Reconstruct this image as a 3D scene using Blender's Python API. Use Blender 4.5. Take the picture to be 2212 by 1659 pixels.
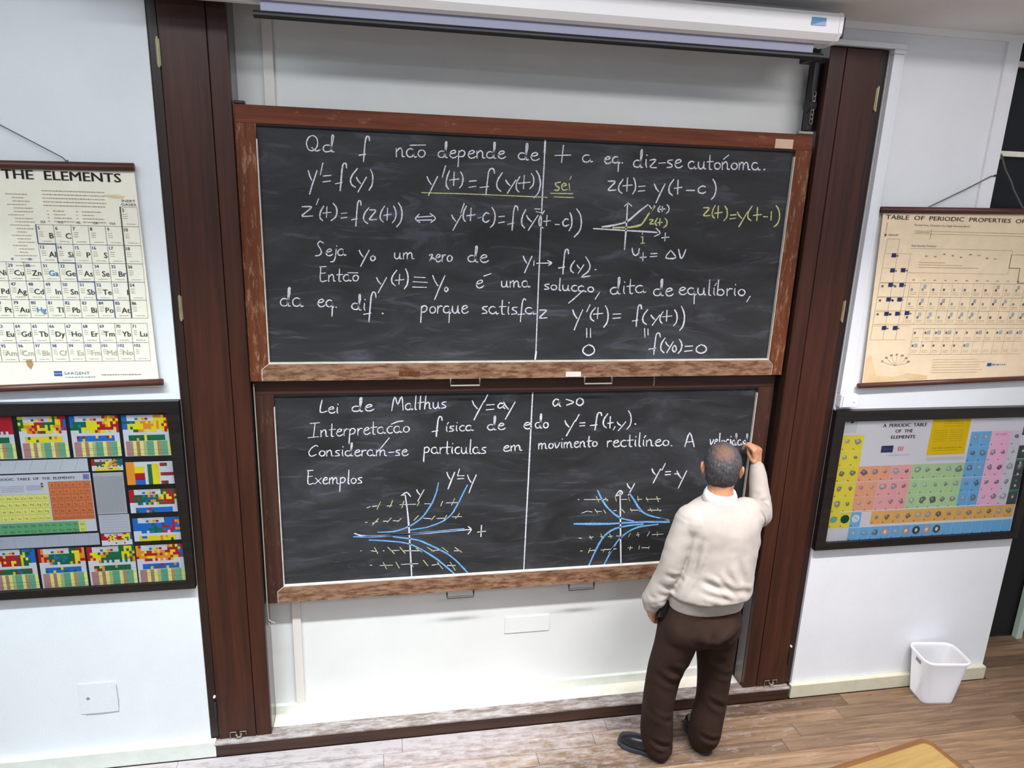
import bpy, bmesh, math, random
from mathutils import Vector, Matrix, Quaternion, noise
random.seed(7)
# ------------------------------------------------------------------ clear
for o in list(bpy.data.objects): bpy.data.objects.remove(o)
SC = bpy.context.scene
COL = SC.collection
R = math.radians
# ------------------------------------------------------------------ camera
cam = bpy.data.cameras.new('camera'); camo = bpy.data.objects.new('camera', cam); COL.objects.link(camo)
SC.camera = camo
yaw, pitch, roll = R(-10.7402), R(15.0798), R(2.01945)
F = Vector((-math.sin(yaw)*math.cos(pitch), math.cos(yaw)*math.cos(pitch), -math.sin(pitch)))
Rt = F.cross(Vector((0, 0, 1))).normalized(); Up = Rt.cross(F)
r2 = Rt*math.cos(roll)+Up*math.sin(roll); u2 = -Rt*math.sin(roll)+Up*math.cos(roll)
M = Matrix((r2, u2, -F)).transposed().to_4x4(); M.translation = Vector((0, -3.2, 2.79219)); camo.matrix_world = M
cam.sensor_width = 36; cam.lens = 36*1538.817/2212; cam.clip_start = .05; cam.clip_end = 60
# ------------------------------------------------------------------ world, lights, exposure
W = bpy.data.worlds.new('world'); SC.world = W; W.use_nodes = True
W.node_tree.nodes['Background'].inputs[0].default_value = (.75, .86, 1, 1)
W.node_tree.nodes['Background'].inputs[1].default_value = .1
def area(name, loc, target, sx, sy, power, col=(1, 1, 1), spread=180):
    l = bpy.data.lights.new(name, 'AREA'); l.shape = 'RECTANGLE'; l.size = sx; l.size_y = sy; l.energy = power; l.color = col
    l.spread = R(spread)
    o = bpy.data.objects.new(name, l); COL.objects.link(o); o.location = loc
    d = (Vector(target)-Vector(loc)).normalized()
    o.rotation_euler = d.to_track_quat('-Z', 'Y').to_euler()
    return o
for x0, c in ((-1.5, (.80, .95, 1)), (.4, (.95, .98, 1)), (2.3, (1, .945, .95))):
    area('board_lamp', (x0, -1.55, 3.84), (x0, -.72, 0), 1.7, .12, 31, c, 80)      # narrow downward wall washers over the boards
    area('board_lamp', (x0, -1.55, 3.84), (x0, 0, 2.2), 1.7, .12, 6.8, c, 150)
for x in (-2.2, 1.2, 4.0):
    for y in (-4.4, -6.6):
        area('ceiling_lamp', (x, y, 4.12), (x, y, 0), 1.3, .5, 26, (.74, .87, 1))
for x in (-1.4, 2.6): area('ceiling_fill_light', (x, -2.5, 3.3), (x, -2.5, 4), 1.4, .25, 32, (.97, .98, 1))  # added fill lights out of view, aimed up to brighten the ceiling
SC.view_settings.view_transform = 'Standard'; SC.view_settings.look = 'None'
SC.view_settings.gamma = 1; SC.view_settings.use_curve_mapping = False
SC.view_settings.exposure = 0.14
SC.cycles.use_denoising = True
SC.cycles.max_bounces = 7
# ------------------------------------------------------------------ node helpers
def newmat(name):
    m = bpy.data.materials.new(name); m.use_nodes = True
    nt = m.node_tree; b = nt.nodes['Principled BSDF']
    return m, nt, b
def srgb(r, g, b):
    f = lambda c: (c/255/12.92 if c/255 <= .04045 else ((c/255+.055)/1.055)**2.4)
    return (f(r), f(g), f(b), 1)
def noise_node(nt, scale, detail=4, rough=.55, vec=None, dist=0):
    n = nt.nodes.new('ShaderNodeTexNoise'); n.inputs['Scale'].default_value = scale; n.inputs['Detail'].default_value = detail
    n.inputs['Roughness'].default_value = rough; n.inputs['Distortion'].default_value = dist
    if vec: nt.links.new(vec, n.inputs['Vector'])
    return n.outputs['Fac']
def coords(nt, scale=(1, 1, 1), loc=(0, 0, 0), kind='Object', rot=(0, 0, 0)):
    t = nt.nodes.new('ShaderNodeTexCoord'); mp = nt.nodes.new('ShaderNodeMapping')
    mp.inputs['Scale'].default_value = scale; mp.inputs['Location'].default_value = loc; mp.inputs['Rotation'].default_value = rot
    nt.links.new(t.outputs[kind], mp.inputs['Vector']); return mp.outputs['Vector']
def ramp(nt, fac, stops, interp='LINEAR'):
    r = nt.nodes.new('ShaderNodeValToRGB'); r.color_ramp.interpolation = interp
    el = r.color_ramp.elements
    while len(el) < len(stops): el.new(.5)
    for e, (p, c) in zip(el, stops): e.position = p; e.color = c if len(c) == 4 else (*c, 1)
    nt.links.new(fac, r.inputs['Fac']); return r.outputs['Color']
def mix(nt, fac, a, b, mode='MIX'):
    n = nt.nodes.new('ShaderNodeMix'); n.data_type = 'RGBA'; n.blend_type = mode
    for sock, v in ((n.inputs[0], fac), (n.inputs[6], a), (n.inputs[7], b)):
        if hasattr(v, 'is_linked') or hasattr(v, 'links'): nt.links.new(v, sock)
        else: sock.default_value = v
    return n.outputs[2]
def bump(nt, b, h, strength=.3, dist=.002):
    n = nt.nodes.new('ShaderNodeBump'); n.inputs['Strength'].default_value = strength; n.inputs['Distance'].default_value = dist
    nt.links.new(h, n.inputs['Height']); nt.links.new(n.outputs['Normal'], b.inputs['Normal'])
def plain(name, rgb, rough=.6, metal=0, spec=.5, bumps=None, var=0):
    m, nt, b = newmat(name); c = srgb(*rgb)
    b.inputs['Base Color'].default_value = c; b.inputs['Roughness'].default_value = rough; b.inputs['Metallic'].default_value = metal
    b.inputs['Specular IOR Level'].default_value = spec
    v = coords(nt)
    if var:
        f = noise_node(nt, 14, 4, .6, v)
        lo = tuple(x*(1-var) for x in c[:3])+(1,); hi = tuple(min(1, x*(1+var)) for x in c[:3])+(1,)
        nt.links.new(ramp(nt, f, [(.3, lo), (.7, hi)]), b.inputs['Base Color'])
    if bumps: bump(nt, b, noise_node(nt, bumps[0], 3, .6, v), bumps[1], bumps[2] if len(bumps) > 2 else .002)
    return m
def wood(name, dark, mid, light=None, axis='z', rough=.45, worn=0, coat=0, wscale=5, spec=.4, perobj=0):
    m, nt, b = newmat(name)
    s = {'x': (1.2, 26, 26), 'y': (26, 1.2, 26), 'z': (26, 26, 1.2)}[axis]
    v = coords(nt, s)
    f = noise_node(nt, 1.3, 6, .65, v, .4)
    c = ramp(nt, f, [(.32, srgb(*dark)), (.68, srgb(*mid))])
    if light:
        v2 = coords(nt, {'x': (2.2, 9, 9), 'y': (9, 2.2, 9), 'z': (9, 9, 2.2)}[axis])
        g = noise_node(nt, wscale, 7, .72, v2, .3)
        msk = ramp(nt, g, [(.62-worn*.35, (0, 0, 0)), (.74-worn*.25, (1, 1, 1))])
        c = mix(nt, msk, c, srgb(*light))
    if perobj:
        oi = nt.nodes.new('ShaderNodeObjectInfo')
        t = ramp(nt, oi.outputs['Random'], [(0, (1-perobj,)*3), (1, (1+perobj*.45, 1+perobj*.4, 1+perobj*.36))])
        c = mix(nt, 1.0, c, t, 'MULTIPLY')
    nt.links.new(c, b.inputs['Base Color']); b.inputs['Roughness'].default_value = rough
    b.inputs['Specular IOR Level'].default_value = spec
    b.inputs['Coat Weight'].default_value = coat; b.inputs['Coat Roughness'].default_value = .2
    bump(nt, b, f, .25, .0015)
    return m
MAT = {}
# plaster
def plaster(name, rgb, sc=130, st=.35):
    m, nt, b = newmat(name)
    v = coords(nt, kind='Object')
    f = noise_node(nt, 1.6, 5, .6, v)
    c = srgb(*rgb); lo = tuple(x*.93 for x in c[:3])+(1,)
    nt.links.new(ramp(nt, f, [(.3, lo), (.6, c)]), b.inputs['Base Color'])
    b.inputs['Roughness'].default_value = .75; b.inputs['Specular IOR Level'].default_value = .25
    bump(nt, b, noise_node(nt, sc, 2, .6, v), st, .003)
    return m
MAT['wall'] = plaster('white_plaster', (232, 234, 238))
MAT['alcove'] = plaster('pale_plaster', (230, 230, 227), 60, .12)
MAT['ceil'] = plaster('ceiling_plaster', (238, 237, 238), 200, .4)
MAT['white'] = plain('white_paint', (236, 236, 240), .4, var=.03)
MAT['duct'] = plain('duct_plastic', (232, 234, 240), .35)
MAT['base'] = plain('baseboard_paint', (224, 226, 216), .4, var=.06)
MAT['baseR'] = plain('yellowed_baseboard_paint', (206, 202, 178), .4, var=.06)
MAT['ledge'] = plain('ledge_paint', (238, 232, 216), .5, var=.04)
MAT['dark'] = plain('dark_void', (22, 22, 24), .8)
MAT['column'] = wood('dark_walnut', (50, 27, 19), (75, 41, 29), axis='z', rough=.42, coat=.06, spec=.3)
MAT['columnedge'] = wood('walnut_edge', (34, 22, 18), (52, 33, 26), axis='z', rough=.4)
MAT['jamb'] = wood('walnut_jamb', (30, 22, 22), (58, 42, 40), axis='z', rough=.22, coat=.5)
MAT['frame_h'] = wood('board_frame_rail', (88, 42, 26), (122, 66, 42), (150, 104, 78), 'x', .55, .1, spec=.2)
MAT['frame_v'] = wood('board_frame_stile', (84, 44, 26), (114, 64, 40), (160, 122, 92), 'z', .55, .28, spec=.2)
MAT['frame_worn'] = wood('worn_frame_rail', (78, 48, 33), (114, 77, 54), (154, 120, 96), 'x', .6, .62, spec=.2)
MAT['frame_ld'] = wood('lower_frame_dark', (50, 32, 26), (78, 50, 40), (104, 76, 62), 'z', .55, .15, spec=.2)
MAT['frame_lt'] = wood('lower_frame_top_shaded', (52, 30, 24), (74, 44, 34), axis='x', rough=.5)  # top rail wood darkened, upper board's shade put into the colour
MAT['chalkedge'] = plain('chalk_dusted_edge', (214, 206, 196), .8, var=.15)
MAT['sillwood'] = wood('worn_sill', (104, 88, 80), (142, 126, 116), (172, 164, 162), 'x', .6, .55)
MAT['sillface'] = wood('sill_face', (40, 26, 22), (74, 46, 32), axis='x', rough=.4)
MAT['metal'] = plain('worn_steel', (150, 148, 140), .4, .8)
MAT['darkmetal'] = plain('dark_steel', (60, 58, 60), .45, .7)
MAT['brass'] = plain('dull_brass', (176, 168, 132), .45, .6, var=.2)
MAT['case'] = plain('screen_case_enamel', (248, 246, 248), .35)
MAT['casegrey'] = plain('screen_case_grey', (176, 172, 174), .5)
MAT['fabric'] = plain('screen_fabric', (168, 168, 190), .8)
MAT['black'] = plain('black_plastic', (26, 27, 30), .4)
MAT['frameblack'] = wood('black_frame', (22, 20, 20), (38, 32, 30), axis='x', rough=.35)
MAT['rod'] = wood('varnished_rod', (62, 34, 30), (96, 56, 46), axis='x', rough=.35)
MAT['cord'] = plain('grey_cord', (96, 92, 92), .8)
MAT['cordlight'] = plain('pale_cord', (170, 165, 155), .8)
MAT['basket'] = plain('white_plastic_bin', (250, 250, 254), .35)
_b = MAT['basket'].node_tree.nodes['Principled BSDF']; _b.inputs['Subsurface Weight'].default_value = .7; _b.inputs['Subsurface Radius'].default_value = (1, 1, 1); _b.inputs['Subsurface Scale'].default_value = .15
MAT['tape'] = plain('masking_tape', (214, 182, 156), .7, var=.08)
MAT['tapew'] = plain('white_tape', (226, 214, 208), .7, var=.05)
MAT['desk'] = wood('yellow_desk_wood', (118, 95, 54), (150, 124, 74), axis='x', rough=.35, coat=.3)
MAT['deskedge'] = wood('desk_edge_wood', (90, 58, 30), (114, 76, 42), axis='x', rough=.4)
def plankmat():
    m, nt, b = newmat('worn_floor_planks')
    v = coords(nt, (1.6, 22, 8), kind='Object')
    f = noise_node(nt, 1.6, 7, .68, v, .5)
    c = ramp(nt, f, [(.28, srgb(92, 74, 60)), (.5, srgb(128, 106, 84)), (.72, srgb(156, 133, 108))])
    oi = nt.nodes.new('ShaderNodeObjectInfo')
    c = mix(nt, 1.0, c, ramp(nt, oi.outputs['Random'], [(0, (.55, .52, .54)), (.3, (.84, .81, .82)), (1, (1.22, 1.14, 1.08))]), 'MULTIPLY')
    # chalk dust trodden into the boards in front of the sill
    g = nt.nodes.new('ShaderNodeNewGeometry'); sp = nt.nodes.new('ShaderNodeSeparateXYZ'); nt.links.new(g.outputs['Position'], sp.inputs[0])
    mr = nt.nodes.new('ShaderNodeMapRange'); mr.inputs['From Min'].default_value = -.62; mr.inputs['From Max'].default_value = -.03
    nt.links.new(sp.outputs['Y'], mr.inputs['Value'])
    mx = nt.nodes.new('ShaderNodeMapRange'); mx.inputs['From Min'].default_value = 2.6; mx.inputs['From Max'].default_value = .3
    nt.links.new(sp.outputs['X'], mx.inputs['Value'])
    v3 = coords(nt, (3, 9, 3), kind='Object'); n3 = noise_node(nt, 3, 8, .75, v3)
    mul = nt.nodes.new('ShaderNodeMath'); mul.operation = 'MULTIPLY'; nt.links.new(mr.outputs[0], mul.inputs[0]); nt.links.new(mx.outputs[0], mul.inputs[1])
    ad = nt.nodes.new('ShaderNodeMath'); ad.operation = 'MULTIPLY_ADD'; nt.links.new(mul.outputs[0], ad.inputs[0]); ad.inputs[1].default_value = .42; nt.links.new(n3, ad.inputs[2])
    msk = ramp(nt, ad.outputs[0], [(.60, (0, 0, 0)), (.9, (.85, .85, .85))])
    c = mix(nt, msk, c, srgb(188, 180, 182))
    nt.links.new(c, b.inputs['Base Color']); b.inputs['Roughness'].default_value = .5; b.inputs['Specular IOR Level'].default_value = .3
    bump(nt, b, f, .3, .0015)
    return m
MAT['plank'] = plankmat()
def slate(name, seed):
    m, nt, b = newmat(name)
    v = coords(nt, (1.0, 1, 2.6), (seed, 0, seed*.7), rot=(0, .18, 0))
    f = noise_node(nt, 1.5, 5, .6, v, 1.6)
    v2 = coords(nt, (1.6, 1, 9), (seed*2, 0, 1), rot=(0, -.12, 0)); f2 = noise_node(nt, 1.4, 6, .6, v2, 2.2)
    c = ramp(nt, f, [(.34, srgb(36, 36, 37)), (.55, srgb(50, 51, 53)), (.78, srgb(74, 75, 82))])
    msk = ramp(nt, f2, [(.56, (0, 0, 0)), (.86, (.75, .75, .75))])
    c = mix(nt, msk, c, srgb(100, 101, 114))
    v3 = coords(nt); f3 = noise_node(nt, 9, 8, .8, v3)
    msk3 = ramp(nt, f3, [(.71, (0, 0, 0)), (.76, (.8, .8, .8))])
    c = mix(nt, msk3, c, srgb(150, 152, 158))
    nt.links.new(c, b.inputs['Base Color']); b.inputs['Roughness'].default_value = .62; b.inputs['Specular IOR Level'].default_value = .3
    return m
MAT['slateU'] = slate('blackboard_slate', 2.3); MAT['slateL'] = slate('blackboard_slate_lower', 7.1)
def chalk(name, rgb):
    m, nt, b = newmat(name)
    v = coords(nt); f = noise_node(nt, 160, 3, .7, v)
    c = srgb(*rgb); lo = tuple(x*.55 for x in c[:3])+(1,)
    nt.links.new(ramp(nt, f, [(.36, lo), (.55, c)]), b.inputs['Base Color']); b.inputs['Roughness'].default_value = .95
    b.inputs['Specular IOR Level'].default_value = 0
    return m
MAT['chw'] = chalk('white_chalk', (226, 226, 236)); MAT['chy'] = chalk('yellow_chalk', (208, 208, 146)); MAT['chb'] = chalk('blue_chalk', (120, 176, 232))
def printmat(name, age=0):
    m, nt, b = newmat(name)
    a = nt.nodes.new('ShaderNodeAttribute'); a.attribute_name = 'Col'
    c = a.outputs['Color']
    if age:
        v = coords(nt); f = noise_node(nt, 3.2, 6, .6, v, .4)
        c = mix(nt, ramp(nt, f, [(.42, (0, 0, 0)), (.72, (age, age, age))]), c, srgb(206, 176, 112), 'MULTIPLY')
    nt.links.new(c, b.inputs['Base Color']); b.inputs['Roughness'].default_value = .6; b.inputs['Specular IOR Level'].default_value = .2
    return m
MAT['print'] = printmat('printed_paper'); MAT['printaged'] = printmat('aged_printed_paper', .8)
m, nt, b = newmat('picture_glass'); b.inputs['Base Color'].default_value = (1, 1, 1, 1); b.inputs['Roughness'].default_value = .03
b.inputs['Transmission Weight'].default_value = 1; b.inputs['IOR'].default_value = 1.05; b.inputs['Specular IOR Level'].default_value = .5; MAT['glass'] = m
m, nt, b = newmat('dark_window_glass'); b.inputs['Base Color'].default_value = (.012, .014, .016, 1); b.inputs['Roughness'].default_value = .25; b.inputs['Specular IOR Level'].default_value = .25; MAT['nightglass'] = m
# ------------------------------------------------------------------ mesh helpers
def link(name, me, mat, parent=None):
    o = bpy.data.objects.new(name, me); COL.objects.link(o)
    if mat: me.materials.append(mat)
    if parent: o.parent = parent
    return o
def obj(name, bm, mat, parent=None, smooth=False):
    me = bpy.data.meshes.new(name); bmesh.ops.recalc_face_normals(bm, faces=bm.faces); bm.to_mesh(me); bm.free()
    if smooth: me.shade_smooth()
    return link(name, me, mat, parent)
def box(bm, x0, y0, z0, x1, y1, z1, bev=0):
    t = bmesh.new(); bmesh.ops.create_cube(t, size=1)
    for v in t.verts:
        v.co = Vector((x0+(v.co.x+.5)*(x1-x0), y0+(v.co.y+.5)*(y1-y0), z0+(v.co.z+.5)*(z1-z0)))
    if bev: bmesh.ops.bevel(t, geom=t.edges[:], offset=bev, segments=2, affect='EDGES', profile=.6)
    me = bpy.data.meshes.new('t'); t.to_mesh(me); t.free(); bm.from_mesh(me); bpy.data.meshes.remove(me)
    return bm
def B(*a, bev=0): return box(bmesh.new(), *a, bev=bev)
def prism_xz(bm, pts, y0, y1):
    a = [bm.verts.new((x, y0, z)) for x, z in pts]; c = [bm.verts.new((x, y1, z)) for x, z in pts]
    n = len(pts); bm.faces.new(a); bm.faces.new(c[::-1])
    for i in range(n): bm.faces.new((a[i], a[(i+1) % n], c[(i+1) % n], c[i]))
    return bm
def prism_xy(bm, pts, z0, z1):
    a = [bm.verts.new((x, y, z0)) for x, y in pts]; c = [bm.verts.new((x, y, z1)) for x, y in pts]
    n = len(pts); bm.faces.new(a); bm.faces.new(c[::-1])
    for i in range(n): bm.faces.new((a[i], a[(i+1) % n], c[(i+1) % n], c[i]))
    return bm
def tube(bm, pts, r, n=8, cap=True):
    """round tube along points; r number or list; oriented rings"""
    pts = [Vector(p) for p in pts]; rs = r if isinstance(r, (list, tuple)) else [r]*len(pts)
    rings = []; ref = None
    for i, p in enumerate(pts):
        d = (pts[min(i+1, len(pts)-1)]-pts[max(i-1, 0)]).normalized()
        if ref is None: ref = d.orthogonal().normalized()
        u = (ref-d*ref.dot(d)).normalized(); ref = u; v = d.cross(u)
        rr = rs[i]; ra, rb = rr if isinstance(rr, tuple) else (rr, rr)
        rings.append([bm.verts.new(p+u*math.cos(2*math.pi*k/n)*ra+v*math.sin(2*math.pi*k/n)*rb) for k in range(n)])
    for a, c in zip(rings, rings[1:]):
        for k in range(n): bm.faces.new((a[k], a[(k+1) % n], c[(k+1) % n], c[k]))
    if cap: bm.faces.new(rings[0][::-1]); bm.faces.new(rings[-1])
    return bm
def thing(name, label, cat, loc=(0, 0, 0), rz=0, group=None):
    o = bpy.data.objects.new(name, None); COL.objects.link(o); o.location = loc; o.rotation_euler = (0, 0, rz); o.empty_display_size = .1
    o['label'] = label; o['category'] = cat
    if group: o['group'] = group
    return o
def tag(o, label, cat, group=None):
    o['label'] = label; o['category'] = cat
    if group: o['group'] = group
    return o
def struct(name, bm, mat, parent=None):
    o = obj(name, bm, mat, parent)
    if parent is None: o['kind'] = 'structure'
    return o
bpy.context.view_layer.update()
# ------------------------------------------------------------------ room shell
XL, XR, YB, ZC = -4.2, 5.6, -8.6, 4.25
SOF = 3.585
AY = .17                                            # depth of the recess behind the boards
CLx0, CLx1, CRx0, CRx1 = -.867, -.577, 2.024, 2.32  # wooden casings
bm = B(XL, YB, -.12, XR, .6, -.021)
box(bm, XL, YB, -.0205, XR, -1.446, -.001); box(bm, XL, -1.4455, -.0205, -1.905, -.031, -.001); box(bm, 5.205, -1.4455, -.0205, XR, .6, -.001)
sub = struct('floor', bm, wood('outer_floor', (92, 74, 60), (142, 120, 96), axis='x', rough=.5))
# planks: rows run along x
PW = .094; k = 0; pmesh = {}
for row in range(-4, 15):
    y1 = -.034-row*PW; y0 = y1-PW+.0016
    xs0, xs1 = (3.64, 5.2) if row < 0 else (-1.9, 5.2)
    x = xs0
    while x < xs1:
        L = random.choice((1.1, 1.45, 1.8, 2.2))*(random.choice((.3, .55, .8)) if x == xs0 else 1); x2 = min(x+L, xs1)
        if x2-x > .1:
            key = (round(x2-x, 2))
            if key not in pmesh:
                bm = B(0, 0, -.02, x2-x-.0016, y1-y0, 0, bev=.0012); me = bpy.data.meshes.new('floor_plank'); bm.to_mesh(me); bm.free(); me.materials.append(MAT['plank']); pmesh[key] = me
            o = bpy.data.objects.new('floor_plank', pmesh[key]); COL.objects.link(o); o.parent = sub; o.location = (x, y0, random.uniform(-.0008, 0))
        x = x2
struct('wall_left', B(XL-.1, YB, 0, XL, .17, ZC), MAT['wall'])
struct('wall_right', B(XR, YB, 0, XR+.1, .6, ZC), MAT['wall'])
struct('wall_back', B(XL, YB-.1, 0, XR, YB, ZC), MAT['wall'])
struct('wall_front_left', B(XL, 0, 0, CLx0-.002, .3, SOF), MAT['wall'])
bm = bmesh.new()
box(bm, CRx1+.002, 0, 0, 3.0, .3, SOF)                      # right of casing to window
box(bm, 3.0, 0, 0, 3.62, .3, 2.34); 
box(bm, 3.62, 0, 2.16, XR, .3, 2.34)                  # above the doorway, under the window
box(bm, 4.6, 0, 0, XR, .3, 2.16); box(bm, 4.6, 0, 2.34, XR, .3, SOF)
box(bm, 2.0, 0, 3.506, CRx1+.002, .3, SOF)
struct('wall_front_right', bm, MAT['wall'])
struct('wall_alcove', B(CLx0, AY-.004, -.02, CRx1, .3, SOF), MAT['alcove'])
bm = bmesh.new(); box(bm, XL, -.56, SOF, XR, .6, SOF+.12); box(bm, XL, -.558, SOF+.121, XR, -.36, ZC-.001); box(bm, XL, YB, ZC, XR, -.36, ZC+.1)
struct('ceiling', bm, MAT['ceil'])
struct('trim_1', B(XL, -.012, SOF-.03, XR, 0, SOF), MAT['ceil'])
# baseboards
struct('baseboard_left', B(XL, -.03, 0, -.842, .0, .09, bev=.004), MAT['base'])
struct('baseboard_right', B(2.312, -.03, 0, 3.62, .0, .085, bev=.004), MAT['baseR'])
struct('baseboard_center', B(CLx1, AY-.026, .07, CRx0, AY-.004, .128, bev=.004), MAT['base'])
# threshold under the boards: dark face board, worn wooden top, painted ledge behind
sill = struct('trim_2', B(-.84, -.03, 0, 2.30, -.004, .066, bev=.002), MAT['sillface'])
struct('trim_3', B(-.848, -.033, .066, 2.30, .052, .077, bev=.003), MAT['sillwood'])
struct('trim_4', B(CLx1+.001, .052, .03, CRx0-.001, AY-.026, .074), MAT['ledge'])
# window (dark panes, night outside)
win = struct('window_1', B(2.925, -.016, 2.28, 3.0, .06, SOF-.03), MAT['white'])
struct('window_frame', B(3.0, .03, 2.28, 4.6, .06, 2.36), MAT['white'], win)
for z in (3.06, 3.472, 2.66): struct('muntin', B(3.0, .035, z-.013, 4.6, .06, z+.013, bev=.003), MAT['ledge'], win)
for x in (3.8,): struct('mullion', B(x, .03, 2.36, x+.05, .06, SOF-.03), MAT['ledge'], win)
struct('window_pane', B(3.0, .062, 2.3, 4.6, .068, SOF), MAT['nightglass'], win)
struct('window_latch', B(3.02, .012, 3.03, 3.035, .034, 3.06, bev=.003), MAT['metal'], win)
# doorway at the right end: dark recess
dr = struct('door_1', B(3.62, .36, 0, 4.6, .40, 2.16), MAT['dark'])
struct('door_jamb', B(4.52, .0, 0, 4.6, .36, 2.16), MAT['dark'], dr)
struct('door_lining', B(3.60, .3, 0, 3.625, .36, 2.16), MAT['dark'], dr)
struct('trim_5', B(4.18, .30, 0, 4.225, .34, 1.0, bev=.004), plain('pale_green_jamb', (196, 214, 200), .5))
# ------------------------------------------------------------------ wooden casings either side of the boards
def casing(x0, x1, side, zt, label):
    t = thing('wooden_casing', label, 'casing', ((x0+x1)/2, .1, .077))
    inv = -Vector(t.location)
    def P(n, bm, m):
        bmesh.ops.translate(bm, verts=bm.verts, vec=inv); return obj(n, bm, m, t)
    s = 1 if side == 'L' else -1
    def X(a, b):  # distances from outer edge
        return (x0+a, x0+b) if s > 0 else (x1-b, x1-a)
    a, b = X(0, .036); P('edge_strip', B(a, .004, .077, b, .164, zt, bev=.003), MAT['columnedge'])
    a, b = X(.038, .214); P('access_panel', B(a, .0, .078, b, .03, zt, bev=.004), MAT['column'])
    a, b = X(.216, .296 if s < 0 else .290); P('jamb_strip', B(a, .002, .077, b, .03, zt, bev=.005), MAT['column'])
    a, b = X(.272 if s < 0 else .266, .296 if s < 0 else .290); P('inner_cheek', B(a, .031, .077, b, .164, zt), MAT['jamb'])
    for zc in (3.268, 2.27):
        a, b = X(.026, .041)
        h = P('hinge', B(a, -.006, zc-.05, b, .004, zc+.05, bev=.003), MAT['brass'])
        a, b = X(.030, .037)
        q = obj('hinge_pin', tube(bmesh.new(), [((a+b)/2, -.007, zc-.055), ((a+b)/2, -.007, zc+.055)], .0045), MAT['brass'], h); q.location = inv
    a, b = X(.026, .038); P('hinge', B(a, -.006, .215, b, .004, .30, bev=.003), MAT['darkmetal'])
    P('screw_cap', tube(bmesh.new(), [((a+b)/2, -.008, .333), ((a+b)/2, .002, .333)], .006), MAT['tapew'])
    # latch: two loops of strap and a hook
    c = x0+.13 if s > 0 else x1-.13
    bm = bmesh.new()
    for q in (-.024, .024):
        tube(bm, [(c+q-.014, -.006, .082), (c+q-.014, -.006, .117), (c+q+.014, -.006, .117), (c+q+.014, -.006, .1)], .0028, 6)
    P('latch', bm, MAT['metal'])
    P('latch_hook', tube(bmesh.new(), [(c-.01, -.009, .104), (c, -.014, .09), (c+.012, -.012, .094), (c+.016, -.008, .108)], .004, 6), MAT['brass'])
    return t
casing(CLx0, CLx1, 'L', SOF-.001, 'dark brown wooden casing left of the chalkboards, beside the cream element chart')
casing(CRx0, CRx1, 'R', 3.478, 'dark brown wooden casing right of the chalkboards, behind the writing person')
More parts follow.
